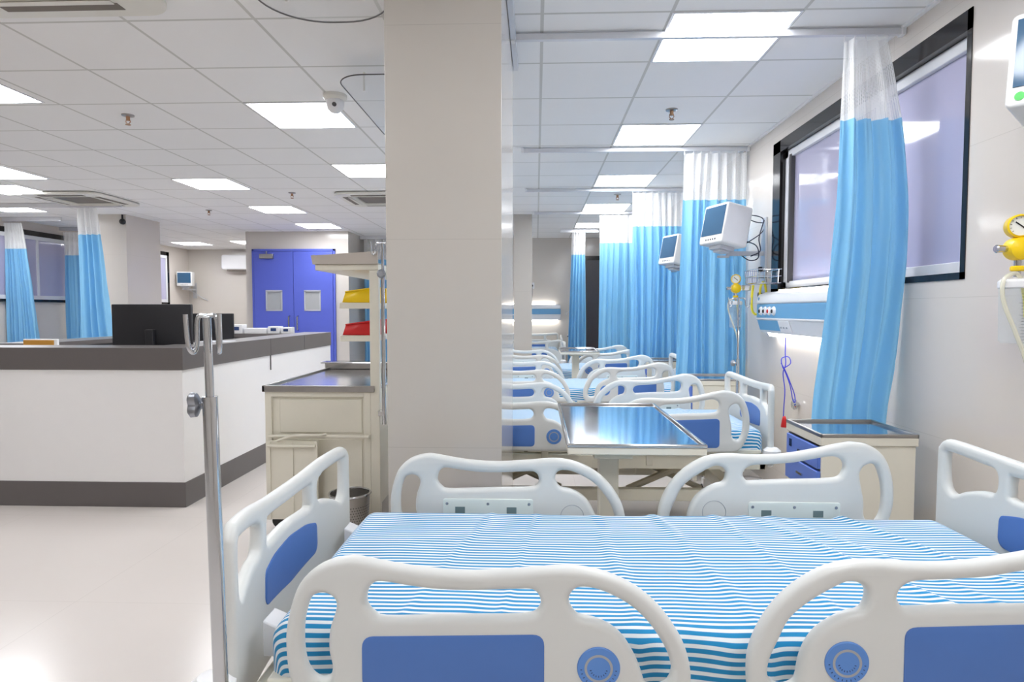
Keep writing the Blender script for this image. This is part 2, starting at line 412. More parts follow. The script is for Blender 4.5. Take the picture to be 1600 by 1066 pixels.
def sprinkler(x, y, label):
    t = empty('sprinkler', (x, y, ZC), 0, label, 'sprinkler', 'ceiling sprinkler heads')
    MB().lathe([(.042, 0), (.04, -.008), (.02, -.012)], n=20).build('escutcheon', 'steeld', t)
    m = MB(); m.lathe([(.014, -.01), (.012, -.04)], n=10).tube([(-.012, 0, -.03), (-.016, 0, -.05), (0, 0, -.066)], .003, 6).tube([(.012, 0, -.03), (.016, 0, -.05), (0, 0, -.066)], .003, 6).lathe([(.018, -.066), (.018, -.07)], n=12)
    m.build('head', 'brass', t)
for x, y, l in [(-2.88, 4.5, 'metal ceiling sprinkler nearest on the left side'), (.925, 4.52, 'metal ceiling sprinkler in front of the second right light panel'), (-2.86, 7.5, 'small ceiling sprinkler above the door-side light panels'),
                (-4.5, 8.75, 'small distant ceiling sprinkler left of the far light pair'), (.96, 7.75, 'small distant sprinkler above the fourth right light panel')]: sprinkler(x, y, l)

t = empty('ceiling_camera', (-1.29, 4.14, ZC), 0, 'white dome ceiling camera beside the large left light panel', 'camera')
MB().lathe([(.075, 0), (.075, -.02), (.062, -.035)], n=28).build('base', 'ac', t)
MB().lathe([(.055, -.035), (.058, -.06), (.048, -.09), (.028, -.11), (.0, -.116)], n=28).build('dome', 'white', t)
MB().lathe([(.0, -.016), (.013, -.012), (.013, 0)], (0.012, -.05, -.075), 'Y', 16).build('lens', 'greyd', t)
t = empty('ceiling_camera', (-5.93, 9.02, 2.6), 0, 'small black camera high on the left pillar', 'camera')
MB().lathe([(0, -.06), (.03, -.05), (.04, -.03), (.04, 0)], (0, .07, 0), 'Y', 18).build('body', 'black', t)
MB().tube([(0, .05, 0), (0, .05, .1)], .012).build('mount', 'black', t)

def cassette(x, y, label, w=.47):
    t = empty('ceiling_cassette', (x, y, ZC), 0, label, 'air conditioner', 'four-way ceiling cassette air conditioners')
    plate(rrect(-w, w, -w, w, .13, 8), [rrect(-.26, .26, -.26, .26, .02, 3)], .03, .012, 'XY').build('fascia', 'ac', t, loc=(0, 0, -.022))
    plate(rrect(-.25, .25, -.25, .25, .03, 3), [], .012, .004, 'XY', 2).build('grille', 'acs', t, loc=(0, 0, -.018))
    for k in range(4):
        m = MB(); m.box(-.27, .27, .335, .395, -.001, .001)
        s = m.build('air_slot', 'acs', t, loc=(0, 0, -.0385)); s.rotation_euler = (0, 0, k*PI/2)
        m = MB(); m.box(-.26, .26, .30, .335, -.004, .0)
        s = m.build('louvre', 'ac', t, .001, loc=(0, 0, -.04)); s.rotation_euler = (0, 0, k*PI/2)
cassette(-2.1, 2.47, 'large beige ceiling cassette unit at the top left picture edge')
cassette(-5.55, 7.75, 'ceiling cassette unit above the far left curtains')
cassette(-1.9, 7.88, 'ceiling cassette unit just left of the near pillar')

def deflector(x0, x1, y0, y1, z, r, label):
    t = empty('air_deflector', ((x0+x1)/2, (y0+y1)/2, z), 0, label, 'air deflector', 'clear deflector sheets hung below the ceiling')
    hx, hy = (x1-x0)/2, (y1-y0)/2
    P = rrect(-hx, hx, -hy, hy, r, 10)
    plate(P, [], .004, .001, 'XY', 1).build('clear_sheet', 'glass', t)
    MB().tube([(a, b, 0) for a, b in P], .0035, 6, closed=True).build('rim', 'greyd', t)
    m = MB()
    for a in (-1, 1):
        for b in (-1, 1): m.tube([(a*hx*.6, b*hy*.6, 0), (a*hx*.6, b*hy*.6, ZC-z)], .006, 8)
    m.build('hanger', 'ac', t)
deflector(-1.14, -.60, 1.9, 2.87, 2.6, .24, 'clear curved air deflector sheet hanging at the top, left of the pillar')
deflector(-1.10, -.60, 3.5, 4.8, 2.6, .16, 'clear rounded air deflector sheet hanging right of the ceiling camera')

# split air conditioner, far left
t = empty('split_air_conditioner', (-6.52, 14.38, 2.24), 0, 'white split air conditioner high on the far left wall', 'air conditioner')
plate(rrect(-.52, .52, 0, .33, .05, 4), [], .2, .03, 'XZ').build('body', 'white', t, loc=(0, -.11, 0))
MB().box(-.4, .4, -.19, -.06, -.03, .01).build('louvre', 'acs', t, .006)

# ------------------------------------------------------------------ bed
F_OUT = [(-0.868, .545), (-0.882, .575), (-0.887, 0.605), (-0.889, 0.656), (-0.884, 0.696), (-0.875, 0.731), (-0.86, 0.768), (-0.833, 0.798), (-0.799, 0.818), (-0.751, 0.828), (-0.707, 0.822), (-0.651, 0.812), (-0.585, 0.804), (-0.516, 0.801), (-0.475, 0.802), (-0.392, 0.808), (-0.338, 0.813), (-0.289, 0.813), (-0.24, 0.804), (-0.191, 0.784), (-0.153, 0.759), (-0.12, 0.727), (-0.093, 0.689), (-0.076, 0.656), (-0.065, 0.617), (-0.062, 0.584), (-.068, .556), (-.085, .538), (-.115, .530), (-.3, .528), (-.6, .528), (-.83, .530)]
F_H = [[(-0.808, 0.752), (-0.792, 0.746), (-0.783, 0.732), (-0.786, 0.71), (-0.795, 0.684), (-0.799, 0.658), (-0.799, 0.63), (-0.794, 0.607), (-0.793, 0.593), (-0.799, 0.577), (-0.818, 0.571), (-0.836, 0.582), (-0.847, 0.603), (-0.852, 0.631), (-0.853, 0.663), (-0.85, 0.697), (-0.842, 0.726), (-0.834, 0.743), (-0.822, 0.75)],
       [(-0.688, 0.778), (-0.641, 0.771), (-0.585, 0.764), (-0.516, 0.762), (-0.42, 0.766), (-0.387, 0.767), (-0.372, 0.759), (-0.365, 0.742), (-0.369, 0.727), (-0.384, 0.715), (-0.42, 0.711), (-0.502, 0.709), (-0.586, 0.706), (-0.683, 0.703), (-0.704, 0.711), (-0.718, 0.726), (-0.721, 0.742), (-0.716, 0.762), (-0.705, 0.774)],
       [(-0.278, 0.773), (-0.248, 0.768), (-0.213, 0.753), (-0.18, 0.733), (-0.15, 0.704), (-0.128, 0.674), (-0.111, 0.644), (-0.102, 0.616), (-0.101, 0.602), (-0.105, 0.588), (-0.116, 0.575), (-0.135, 0.57), (-0.151, 0.573), (-0.157, 0.584), (-0.165, 0.609), (-0.179, 0.64), (-0.198, 0.67), (-0.223, 0.692), (-0.256, 0.707), (-0.286, 0.713), (-0.299, 0.724), (-0.308, 0.743), (-0.304, 0.76), (-0.294, 0.77)]]
H_OUT = [(.056, .560), (0.05, 0.587), (0.051, 0.64), (0.066, 0.688), (0.09, 0.731), (0.12, 0.767), (0.16, 0.799), (0.203, 0.822), (0.253, 0.834), (0.306, 0.836), (0.35, 0.833), (0.424, 0.833), (0.5, 0.84), (0.59, 0.857), (0.646, 0.870), (0.69, 0.878), (.712, .879), (0.756, 0.872), (0.801, 0.845), (0.829, 0.803), (0.846, 0.745), (0.850, 0.69), (0.845, 0.64), (0.825, 0.585), (0.801, 0.549), (0.765, 0.532), (0.70, 0.528), (.4, .528), (.10, .530), (.072, .538)]
H_H = [[(0.24, 0.792), (0.211, 0.778), (0.166, 0.749), (0.13, 0.715), (0.11, 0.673), (0.094, 0.635), (0.089, 0.605), (0.095, 0.590), (0.108, 0.580), (0.126, 0.578), (0.145, 0.590), (0.152, 0.629), (0.164, 0.663), (0.185, 0.693), (0.216, 0.716), (0.245, 0.73), (0.266, 0.736), (0.276, 0.747), (0.28, 0.766), (0.276, 0.781), (0.261, 0.791)],
       [(0.58, 0.75), (0.475, 0.747), (0.369, 0.742), (0.351, 0.743), (0.34, 0.758), (0.34, 0.771), (0.35, 0.786), (0.375, 0.796), (0.438, 0.8), (0.508, 0.806), (0.582, 0.820), (0.640, 0.829), (0.670, 0.819), (0.68, 0.799), (0.675, 0.776), (0.655, 0.756)],
       [(0.733, 0.765), (0.742, 0.79), (0.76, 0.803), (0.776, 0.804), (0.79, 0.793), (0.806, 0.745), (0.812, 0.69), (0.806, 0.635), (0.785, 0.600), (0.762, 0.606), (0.750, 0.63), (0.750, 0.669), (0.742, 0.714)]]
EMB = []
def emblem(parent, x, z, s):
    """blue disc with grey ring and dark ticks on the outer face (s = outward sign)"""
    dsc = MB().lathe([(.0, 0), (.0415, 0), (.043, .0015), (.043, .006)], (0, 0, 0), 'Y', 40)
    for v in dsc.bm.verts: v.co.y = -v.co.y if s > 0 else v.co.y
    o = dsc.build('emblem_disc', 'disc', parent, loc=(x, s*.0215, z))
    g = MB(); n = 40
    for (ra, rb, h) in ((.0235, .0285, 1),):
        va = [[g.bm.verts.new((math.cos(k*2*PI/n)*r_, s*.0006, math.sin(k*2*PI/n)*r_)) for k in range(n)] for r_ in (ra, rb)]
        for k in range(n): g.bm.faces.new((va[0][k], va[0][(k+1) % n], va[1][(k+1) % n], va[1][k]))
    g.build('ring', 'ring', o)
    g = MB()
    for r_, k0, k1, st in ((.0165, 195, 345, 18.75), (.035, 185, 355, 14)):
        a = k0
        while a <= k1:
            t = R(a); cx, cz = r_*math.cos(t), r_*math.sin(t)
            rot = Matrix.Rotation(-t, 3, 'Y')
            g.box(cx-.0016, cx+.0016, min(0, s*.0008), max(0, s*.0008), cz-.0006, cz+.0006, rot=rot)
            a += st
    g.build('ticks', 'tick', o)

def side_rail(bed, outer, holes, y, s, panel, disc, ctrl):
    root = plate(smooth_loop(outer, 3), [smooth_loop(h, 3) for h in holes], .036, .016, 'XZ', 5).build('side_rail', 'abs', bed, loc=(0, y, 0), angle=60)
    x0, x1, z0, zl, zr = panel
    P = round_poly([(x0, z0), (x0, zl), ((x0+x1)/2, (zl+zr)/2), (x1, zr), (x1, z0)], .024)
    plate(P, [], .005, .0015, 'XZ', 2).build('panel_inlay', 'absb', root, loc=(0, s*.018, 0))
    emblem(root, disc[0], disc[1], s)
    # inner face: control plate with screws and displays, outline circle
    a, b = ctrl
    cp = plate(rrect(a, b, .585, .672, .008, 3), [], .008, .002, 'XZ', 2).build('control_panel', 'ctrl', root, loc=(0, -s*.019, 0))
    for xx in (a+.014, (a+b)/2, b-.014):
        m = MB().lathe([(0, -.0055), (.0045, -.0055), (.0055, -.004), (.0055, 0)], (xx, 0, .655), 'Y', 14)
        if s < 0:
            for v in m.bm.verts: v.co.y = -v.co.y
        m.build('screw', 'zinc', cp)
    for xx in (a+.06, b-.075):
        MB().box(xx-.017, xx+.017, min(0, -s*.0055), max(0, -s*.0055), .622, .644).build('display', 'disp', cp)
    MB().tube([(disc[0]+.04*math.cos(k*PI/16), -s*.018, disc[1]+.04*math.sin(k*PI/16)) for k in range(32)], .0012, 5, closed=True).build('moulded_circle', 'ring', root)
    return root

def end_board(bed, x, s, ztop, zmid, half):
    """s = outward sign along x"""
    B = .05
    bend = lambda y: s*B*(1-(y/half)**2)
    cuts = [half*k/12 for k in range(-11, 12)]
    o = [(-half, .50), (-half, .62), (-half+.002, ztop-.06), (-half+.008, ztop-.025), (-half+.03, ztop-.003), (-half+.065, ztop), (-half*.6, ztop-.008), (-half*.3, zmid+.004), (0, zmid)]
    out = o + [(-a, b) for a, b in o[-2::-1]] + [(half-.02, .43), (0, .42), (-half+.02, .43)]
    d = ztop-.865
    side = [(-half+.036, ztop-.05), (-half+.05, ztop-.04), (-half*.6, ztop-.052), (-.235, zmid-.033), (-.212, zmid-.045), (-.208, zmid-.08), (-.222, zmid-.108), (-.27, zmid-.115), (-.33, zmid-.135), (-.36, zmid-.152), (-half+.055, zmid-.15), (-half+.038, zmid-.12)]
    side2 = [(-a, b) for a, b in side]
    mid = [(-.158, zmid-.05), (-.145, zmid-.042), (0, zmid-.045), (.145, zmid-.042), (.158, zmid-.05), (.16, zmid-.09), (.148, zmid-.108), (0, zmid-.103), (-.148, zmid-.108), (-.16, zmid-.09)]
    root = plate(smooth_loop(out, 3), [smooth_loop(q, 3) for q in (side, mid, side2)], .036, .016, 'YZ', 5, bend, cuts).build('footboard' if s < 0 else 'headboard', 'abs', bed, loc=(x, 0, 0), angle=50)
    zt = zmid-.155
    pan = [(-.192, zt-.085), (-.19, zt-.025), (-.183, zt-.01), (-.12, zt+.006), (0, zt+.014), (.12, zt+.006), (.183, zt-.01), (.19, zt-.025), (.192, zt-.085), (.178, zt-.104), (0, zt-.118), (-.178, zt-.104)]
    plate(round_poly(pan, .02, 4), [], .042, .002, 'YZ', 2, bend, cuts).build('panel_inlay', 'absb', root)
    return root

def make_bed(loc, rz, label):
    bed = empty('hospital_bed', loc, rz, label, 'bed', 'adjustable hospital beds')
    for s in (-1, 1):
        side_rail(bed, F_OUT, F_H, s*.475+.0, s, (-.728, -.358, .556, .668, .679), (-.249, .613), (-.70, -.385))
        side_rail(bed, H_OUT, H_H, s*.475+.0, s, (.350, .680, .556, .707, .722), (.239, .634), (.355, .665))
    end_board(bed, -1.035, -1, .865, .838, .43)
    end_board(bed, .985, 1, .905, .885, .44)
    # deck and side beams
    m = MB()
    for x0, x1 in ((-.96, -.42), (-.40, -.02), (0, .94)): m.box(x0, x1, -.42, .42, .505, .53)
    m.build('deck', 'cream', bed, .006)
    m = MB().box(-1.0, .96, -.44, -.40, .42, .50).box(-1.0, .96, .40, .44, .42, .50).box(-1.0, -.95, -.44, .44, .42, .50).box(.92, .96, -.44, .44, .42, .50).box(-.2, -.15, -.40, .40, .42, .5)
    m.build('upper_frame', 'beige', bed, .006)
    m = MB().box(-.85, .85, -.33, -.27, .20, .27).box(-.85, .85, .27, .33, .20, .27).box(-.88, -.80, -.40, .40, .19, .27).box(.80, .88, -.40, .40, .19, .27)
    m.build('lower_frame', 'beige', bed, .006)
    for (xa, xb) in ((-.65, -.2), (.2, .65)):
        for y in (-.25, .25):
            MB().tube([(xa, y, .25), ((xa+xb)/2, y, .35), (xb, y, .45)], .022, 8).build('lift_arm', 'beiged', bed)
            MB().tube([(xb, y*.85, .25), ((xa+xb)/2, y*.85, .35), (xa, y*.85, .45)], .018, 8).build('lift_arm', 'beiged', bed)
    MB().box(.05, .28, -.10, .10, .30, .41).box(.28, .5, -.035, .035, .33, .39).build('motor', 'cream', bed, .01)
    MB().box(-.42, -.22, -.12, .08, .30, .40).build('motor', 'beiged', bed, .01)
    for sx in (-1, 1):
        for y in (-.46, .46):
            for dx in ((-.62, -.30) if sx < 0 else (.30, .62)):
                sy = 1 if y > 0 else -1
                m = MB().box(dx-.02, dx+.02, *sorted((y-sy*.06, y-sy*.012)), .44, .56)
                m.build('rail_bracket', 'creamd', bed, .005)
    for sx in (-1, 1):
        for sy in (-1, 1):
            x, y = sx*.84, sy*.37
            cs = MB().tube([(x, y, .20), (x, y, .15)], .02, 12).box(x-.03, x+.03, y-.028, y+.028, .10, .16).build('caster', 'white', bed, .006)
            MB().lathe([(.0, -.016), (.05, -.016), (.0625, -.010), (.0625, .010), (.05, .016), (.0, .016)], (x, y, .063), 'Y', 24).build('wheel', 'rubber', cs)
            MB().lathe([(.0, -.05), (.035, -.05), (.048, -.035), (.048, .02), (.03, .035), (0, .035)], (-1.065 if sx < 0 else .99, sy*.445, .515), 'Z', 20).build('corner_bumper', 'white', bed)
    m = MB().box(-1.0, -.965, -.585, -.42, .425, .455); m.lathe([(.017, 0), (.024, 0), (.024, .05), (.017, .05)], (-.985, -.567, .42), 'Z', 20, caps=False)
    m.build('pole_socket', 'steel', bed, .003)
    # mattress stops
    for sx, x in ((-1, -.985), (1, .94)):
        for y in (-.33, .3):
            m = MB(); pr = [(x-.02, .53), (x+.03, .53), (x+.015, .60), (x-.02, .615)]
            va = [m.bm.verts.new((a, y, b)) for a, b in pr]; vb = [m.bm.verts.new((a, y+.07, b)) for a, b in pr]
            m.bm.faces.new(va); m.bm.faces.new(vb[::-1])
            for k in range(4): m.bm.faces.new((va[k], va[(k+1) % 4], vb[(k+1) % 4], vb[k]))
            m.build('mattress_stop', 'white', bed, .004)
    return bed

def make_mattress(loc, rz, label, seed=0., fine=True):
    root = MB().box(-.93, .93, -.395, .395, .532, .628).build('mattress', 'foam', None, .02)
    root.location = loc; root.rotation_euler = (0, 0, rz)
    tag(root, label, 'mattress', 'mattresses in blue striped sheets')
    Lx, Ly, Rr, h = .915, .365, .045, .155
    nx, ny = (260, 130) if fine else (70, 40)
    bm = bmesh.new(); uvl = bm.loops.layers.uv.new('UVMap'); grid = []; uvs = {}
    for j in range(ny+1):
        row = []
        b = -(Ly+h)+2*(Ly+h)*j/ny
        for i in range(nx+1):
            a = -(Lx+h)+2*(Lx+h)*i/nx
            dx, dy = max(abs(a)-Lx, 0), max(abs(b)-Ly, 0); r = math.hypot(dx, dy); rc = min(r, h)
            if rc < PI*Rr/2: f_, g_ = Rr*math.sin(rc/Rr), Rr*(1-math.cos(rc/Rr))
            else: f_, g_ = Rr, Rr+(rc-PI*Rr/2)
            ux, uy = (dx/r, dy/r) if r > 1e-6 else (0, 0)
            x = math.copysign(min(abs(a), Lx)+f_*ux, a); y = math.copysign(min(abs(b), Ly)+f_*uy, b); z = .645-g_
            # wrinkles
            top = max(0, 1-r/.03)
            q = Vector((a*1.4+seed, b*1.1, seed))
            wr = .006*(noise.noise(q*1.3))
            ridge = 0
            for (cx, sl, wd, am) in ((.52, .42, .018, .007), (.80, .36, .016, .008), (.28, .15, .016, .005), (.08, .12, .02, .005), (-.42, -.10, .012, .0035), (-.62, -.2, .013, .003), (-.16, .04, .02, .004), (.64, .5, .02, .005)):
                dd = a-(cx-sl*(b+.1)+.02*noise.noise(Vector((b*4, cx*9, seed))))
                ridge += am*math.exp(-(dd/wd)**2)*(.5+.5*noise.noise(Vector((b*2.5, cx*3, seed+2)))+.25)
            ridge *= 1.5; zz = wr+ridge
            if r > .05:
                fold = .006*noise.noise(Vector((a*9, b*9, z*5+seed)))
                x += ux*fold; y += uy*fold
                zz *= .2
            crown = .004*(1-(b/Ly)**2) if abs(b) < Ly else 0
            v = bm.verts.new((x, y, z+zz+crown)); row.append(v)
            uvs[v] = (a, b+ridge*1.1+.4*wr)
        grid.append(row)
    for j in range(ny):
        for i in range(nx):
            fc = bm.faces.new((grid[j][i], grid[j][i+1], grid[j+1][i+1], grid[j+1][i])); fc.smooth = True
            for lp in fc.loops: lp[uvl].uv = uvs[lp.vert]
    me = bpy.data.meshes.new('sheet'); bm.to_mesh(me); bm.free(); me.materials.append(M['sheet'])
    o = bpy.data.objects.new('sheet', me); COL.objects.link(o); o.parent = root
    return root

B1 = (.375, 1.757, 0)
bed1 = make_bed(B1, 0, 'large white hospital bed in the foreground with blue inlays, side rails raised')
make_mattress(B1, 0, 'large mattress in a blue and white striped sheet on the front bed', .0)
proto_m = make_mattress((.35, 4.12, 0), 0, 'striped mattress on the second bed, behind the steel tray table', 3.1, False)
BEDS = [((.35, 4.12, 0), 0, 'white hospital bed second from the front, behind the steel-topped tray table'),
        ((.36, 6.08, 0), 0, 'white hospital bed third from the front, mostly hidden by nearer side rails'),
        ((.37, 7.95, 0), 0, 'white hospital bed fourth from the front, behind the farther tray table')]
ML = [None, 'striped mattress on the third bed from the front', 'striped mattress on the fourth bed from the front', 'striped mattress on the crosswise bed against the far wall']
allb = BEDS + [((-.02, 11.2, 0), PI/2, 'distant white hospital bed with its headboard against the far wall')]
for i, (l, rz, lab) in enumerate(allb):
    b = copy_tree(bed1); b.location = l; b.rotation_euler = (0, 0, rz); b['label'] = lab
    if i:
        m_ = copy_tree(proto_m); m_.location = l; m_.rotation_euler = (0, 0, rz); m_['label'] = ML[i]

# ------------------------------------------------------------------ overbed tray tables
def tray_table(x0, x1, y0, y1, z, label):
    cx, cy = (x0+x1)/2, (y0+y1)/2; hx, hy = (x1-x0)/2, (y1-y0)/2
    t = empty('overbed_table', (cx, cy, 0), 0, label, 'tray table', 'steel-topped overbed tables')
    MB().box(-hx, hx, -hy, hy, z-.032, z-.006).build('tray_base', 'cream', t, .004)
    top = MB().box(-hx+.004, hx-.004, -hy+.004, hy-.004, z-.006, z-.001).build('steel_top', 'tray', t)
    m = MB(); w_ = .012
    m.box(-hx-.002, hx+.002, -hy-.002, -hy+w_, z-.008, z+.008).box(-hx-.002, hx+.002, hy-w_, hy+.002, z-.008, z+.008).box(-hx-.002, -hx+w_, -hy, hy, z-.008, z+.008).box(hx-w_, hx+.002, -hy, hy, z-.008, z+.008)
    m.build('rim', 'steel', top, .005)
    px = -hx+.165
    MB().box(px-.038, px+.038, -hy+.16, -hy+.22, .06, z-.032).build('column', 'cream', t, .006)
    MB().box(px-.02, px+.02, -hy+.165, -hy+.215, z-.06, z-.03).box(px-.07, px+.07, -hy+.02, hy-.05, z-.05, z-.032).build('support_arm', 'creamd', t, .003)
    base = MB().box(px-.05, px+.05, -hy+.05, hy-.06, .045, .075).box(-hx+.0, hx-.02, -hy+.05, -hy+.10, .045, .075).box(-hx, hx-.02, hy-.11, hy-.06, .045, .075).build('base', 'beige', t, .005)
    for xx in (-hx+.02, hx-.04):
        for yy in (-hy+.075, hy-.085):
            MB().lathe([(0, -.01), (.022, -.01), (.022, .01), (0, .01)], (xx, yy, .024), 'Y', 16).build('wheel', 'rubber', base)
tray_table(.113, .607, 2.285, 3.31, .845, 'steel-topped overbed table between the front bed and the second bed')
tray_table(.255, .66, 6.70, 7.36, .90, 'smaller distant overbed table standing between the third and fourth beds')

# ------------------------------------------------------------------ bedside cabinets
def cabinet(x0, x1, y0, y1, z, label):
    t = empty('bedside_cabinet', ((x0+x1)/2, (y0+y1)/2, 0), 0, label, 'cabinet', 'bedside cabinets along the right wall')
    hx, hy = (x1-x0)/2-.008, (y1-y0)/2-.008
    m = MB()
    m.box(-hx, hx, -hy, -hy+.012, .08, z-.04).box(-hx, hx, hy-.012, hy, .08, z-.04).box(hx-.012, hx-.001, -hy+.012, hy-.012, .08, z-.04).box(-hx+.001, hx-.012, -hy+.012, hy-.012, .08, .1).box(-hx+.001, hx-.012, -hy+.012, hy-.012, z-.28, z-.27)
    m.build('body', 'cream', t, .002)
    MB().box(-hx-.008, hx+.008, -hy-.008, hy+.008, z-.045, z-.008).build('top_panel', 'cream', t, .004)
    st = MB().box(-hx-.004, hx+.004, -hy-.004, hy+.004, z-.008, z-.004).build('steel_top', 'tray', t)
    m = MB(); a, b = hx+.009, hy+.009
    m.box(-a, a, -b, -b+.012, z-.01, z+.008).box(-a, a, b-.012, b, z-.01, z+.008).box(-a, -a+.012, -b, b, z-.01, z+.008).box(a-.012, a, -b, b, z-.01, z+.008)
    m.build('rim', 'steeld', st, .004)
    dr = MB().box(-hx-.012, -hx+.004, -hy+.012, hy-.012, z-.15, z-.055).build('drawer', 'drawer', t, .003)
    MB().box(-hx-.018, -hx-.010, -.03, .03, z-.115, z-.105).box(-hx-.014, -hx-.012, hy-.075, hy-.05, z-.11, z-.075).build('handle', 'blackg', dr)
    tr = MB().box(-hx-.016, -hx+.004, -hy+.012, hy-.012, z-.265, z-.16).build('drawer', 'drawer', t, .003)
    MB().box(-hx-.022, -hx-.014, -.03, .03, z-.215, z-.205).build('handle', 'steel', tr)
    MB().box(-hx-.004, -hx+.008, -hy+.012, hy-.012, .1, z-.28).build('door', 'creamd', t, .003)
    for sx in (-1, 1):
        for sy in (-1, 1): MB().box(sx*(hx-.03)-.014, sx*(hx-.03)+.014, sy*(hy-.03)-.014, sy*(hy-.03)+.014, 0, .08).build('leg', 'cream', t, .003)
    return t
cabinet(1.215, 1.625, 2.77, 3.155, .795, 'cream bedside cabinet with blue drawers and steel top, beside the front curtain')
cabinet(1.20, 1.62, 4.98, 5.40, .795, 'cream bedside cabinet behind the headboard of the second bed')
cabinet(1.16, 1.60, 6.80, 7.22, .795, 'cream bedside cabinet in the third bay, partly behind the monitor curtain')

# ------------------------------------------------------------------ curtains
def curtain(label, x0t, x1t, x0b, x1b, y, ztop, zblue, zbot, folds, amp, seed, rz=0, nz=30, cutx=None, hooks=True, group='blue privacy curtains with white net tops', bulge=0., ybul=0.):
    t = empty('privacy_curtain', (0, y, 0), 0, label, 'curtain', group)
    ox = (x0t+x1t)/2; t.location = (ox, y, 0); t.rotation_euler = (0, 0, rz)
    per = 18; nu = folds*per
    def pt(u, z):
        k = (ztop-z)/(ztop-zbot)
        a = x0t+(x0b-x0t)*k**.8; b = x1t+(x1b-x1t)*k**.8+bulge*math.sin(min(1, k*1.15)*PI)
        uu = u+.35/folds*noise.noise(Vector((u*folds*.55+seed, k*1.1, seed)))*min(1, k*4+.3)
        x = a+(b-a)*uu
        ph = 2*PI*folds*u+1.6*noise.noise(Vector((u*folds*.4, k*1.5, seed+5)))
        A = amp*(.55+.6*k+.35*noise.noise(Vector((u*folds*.5, seed, k*.8))))
        yy = A*math.sin(ph)+.3*A*math.sin(2.3*ph+seed)+.010*noise.noise(Vector((u*14, k*9, seed)))
        if k < .05: yy *= .8
        yy -= ybul*max(0, math.sin(min(1, k*1.3)*PI))
        return Vector((min(x, 1.772)-ox if cutx is None else x-ox, yy, z))
    def sheet(name, m, za, zb, n, seam=False):
        bm = bmesh.new(); uvl = bm.loops.layers.uv.new('UVMap'); G = []
        for j in range(n+1):
            z = za+(zb-za)*j/n
            G.append([(bm.verts.new(pt(i/nu, z)), (i/nu*folds*.12, z)) for i in range(nu+1)])
        for j in range(n):
            for i in range(nu):
                q = (G[j][i], G[j][i+1], G[j+1][i+1], G[j+1][i]); f_ = bm.faces.new([a[0] for a in q]); f_.smooth = True
                for lp, a in zip(f_.loops, q): lp[uvl].uv = a[1]
        me = bpy.data.meshes.new(name); bm.to_mesh(me); bm.free(); me.materials.append(M[m])
        o = bpy.data.objects.new(name, me); COL.objects.link(o); o.parent = t
    sheet('net_header', 'cnet', ztop, zblue, 8)
    sheet('fabric', 'cblue', zblue, zbot, nz)
    if hooks:
        for k in range(folds+1):
            p = pt(k/folds, ztop)
            MB().tube([(p.x, p.y, ztop-.012), (p.x, p.y*.5, ztop+.008), (p.x, 0, 2.668)], .003, 6).build('hook', 'white', t)
    return t
curtain('blue curtain with net top gathered beside the near window', 1.50, 1.70, 1.365, 1.74, 3.26, 2.648, 2.25, .34, 4, .036, 1.7, bulge=.06, nz=44, ybul=.075)
curtain('blue curtain behind the nearest wall monitor bracket', 1.24, 1.755, 1.17, 1.765, 5.53, 2.648, 2.26, .34, 7, .04, 4.2)
curtain('blue curtain third from the front, behind the smaller monitor', 1.08, 1.74, 1.06, 1.75, 7.35, 2.648, 2.275, .34, 9, .045, 7.9)
curtain('blue curtain fourth from the front on the right side', .875, 1.74, .87, 1.75, 9.05, 2.648, 2.265, .34, 9, .04, 9.3, hooks=False)
curtain('narrow blue curtain hanging left of the dark far door', .60, .83, .53, .85, 11.0, 2.648, 2.27, .34, 5, .05, 12.4, hooks=False)
curtain('bright blue curtain beside the left pillar, below the ceiling cassette', -5.90, -5.62, -5.90, -5.38, 8.1, 2.64, 2.30, .34, 4, .06, 15.2, hooks=False, cutx=1)
curtain('wide darker blue curtain bundle between the left window and the bright curtain', -7.84, -7.15, -7.84, -7.1, 10.45, 2.62, 2.24, .34, 10, .05, 18.2, hooks=False, cutx=1)
curtain('blue curtain at the left picture edge', -7.88, -7.60, -7.88, -7.36, 9.3, 2.62, 2.24, .34, 8, .05, 21.2, hooks=False, cutx=1)
curtain('strip of blue curtain seen between the shelf posts of the cream trolley', -3.2, -2.5, -3.2, -2.45, 11.9, 2.64, 2.27, .34, 9, .05, 25.2, hooks=False, cutx=1)
for nm, a, b, y, lb in (('curtain_rail', XL, -5.3, 8.1, 'distant curtain rail above the bright left curtain'), ('curtain_rail', XL, -7.0, 10.45, 'distant curtain rail above the darker left curtain bundle'),
                     ('curtain_rail', XL, -7.0, 9.3, 'short curtain rail above the curtain at the left picture edge'), ('curtain_rail', .40, 1.05, 11.0, 'short far curtain rail above the narrow curtain'), ('curtain_rail', -3.27, -2.3, 11.9, 'far curtain rail behind the cream trolley')):
    t = empty(nm, (a, y, 2.645), 0, lb, 'curtain rail')
    MB().box(0, b-a, -.014, .014, 0, ZC-2.645).build('track', 'rail', t, .003)

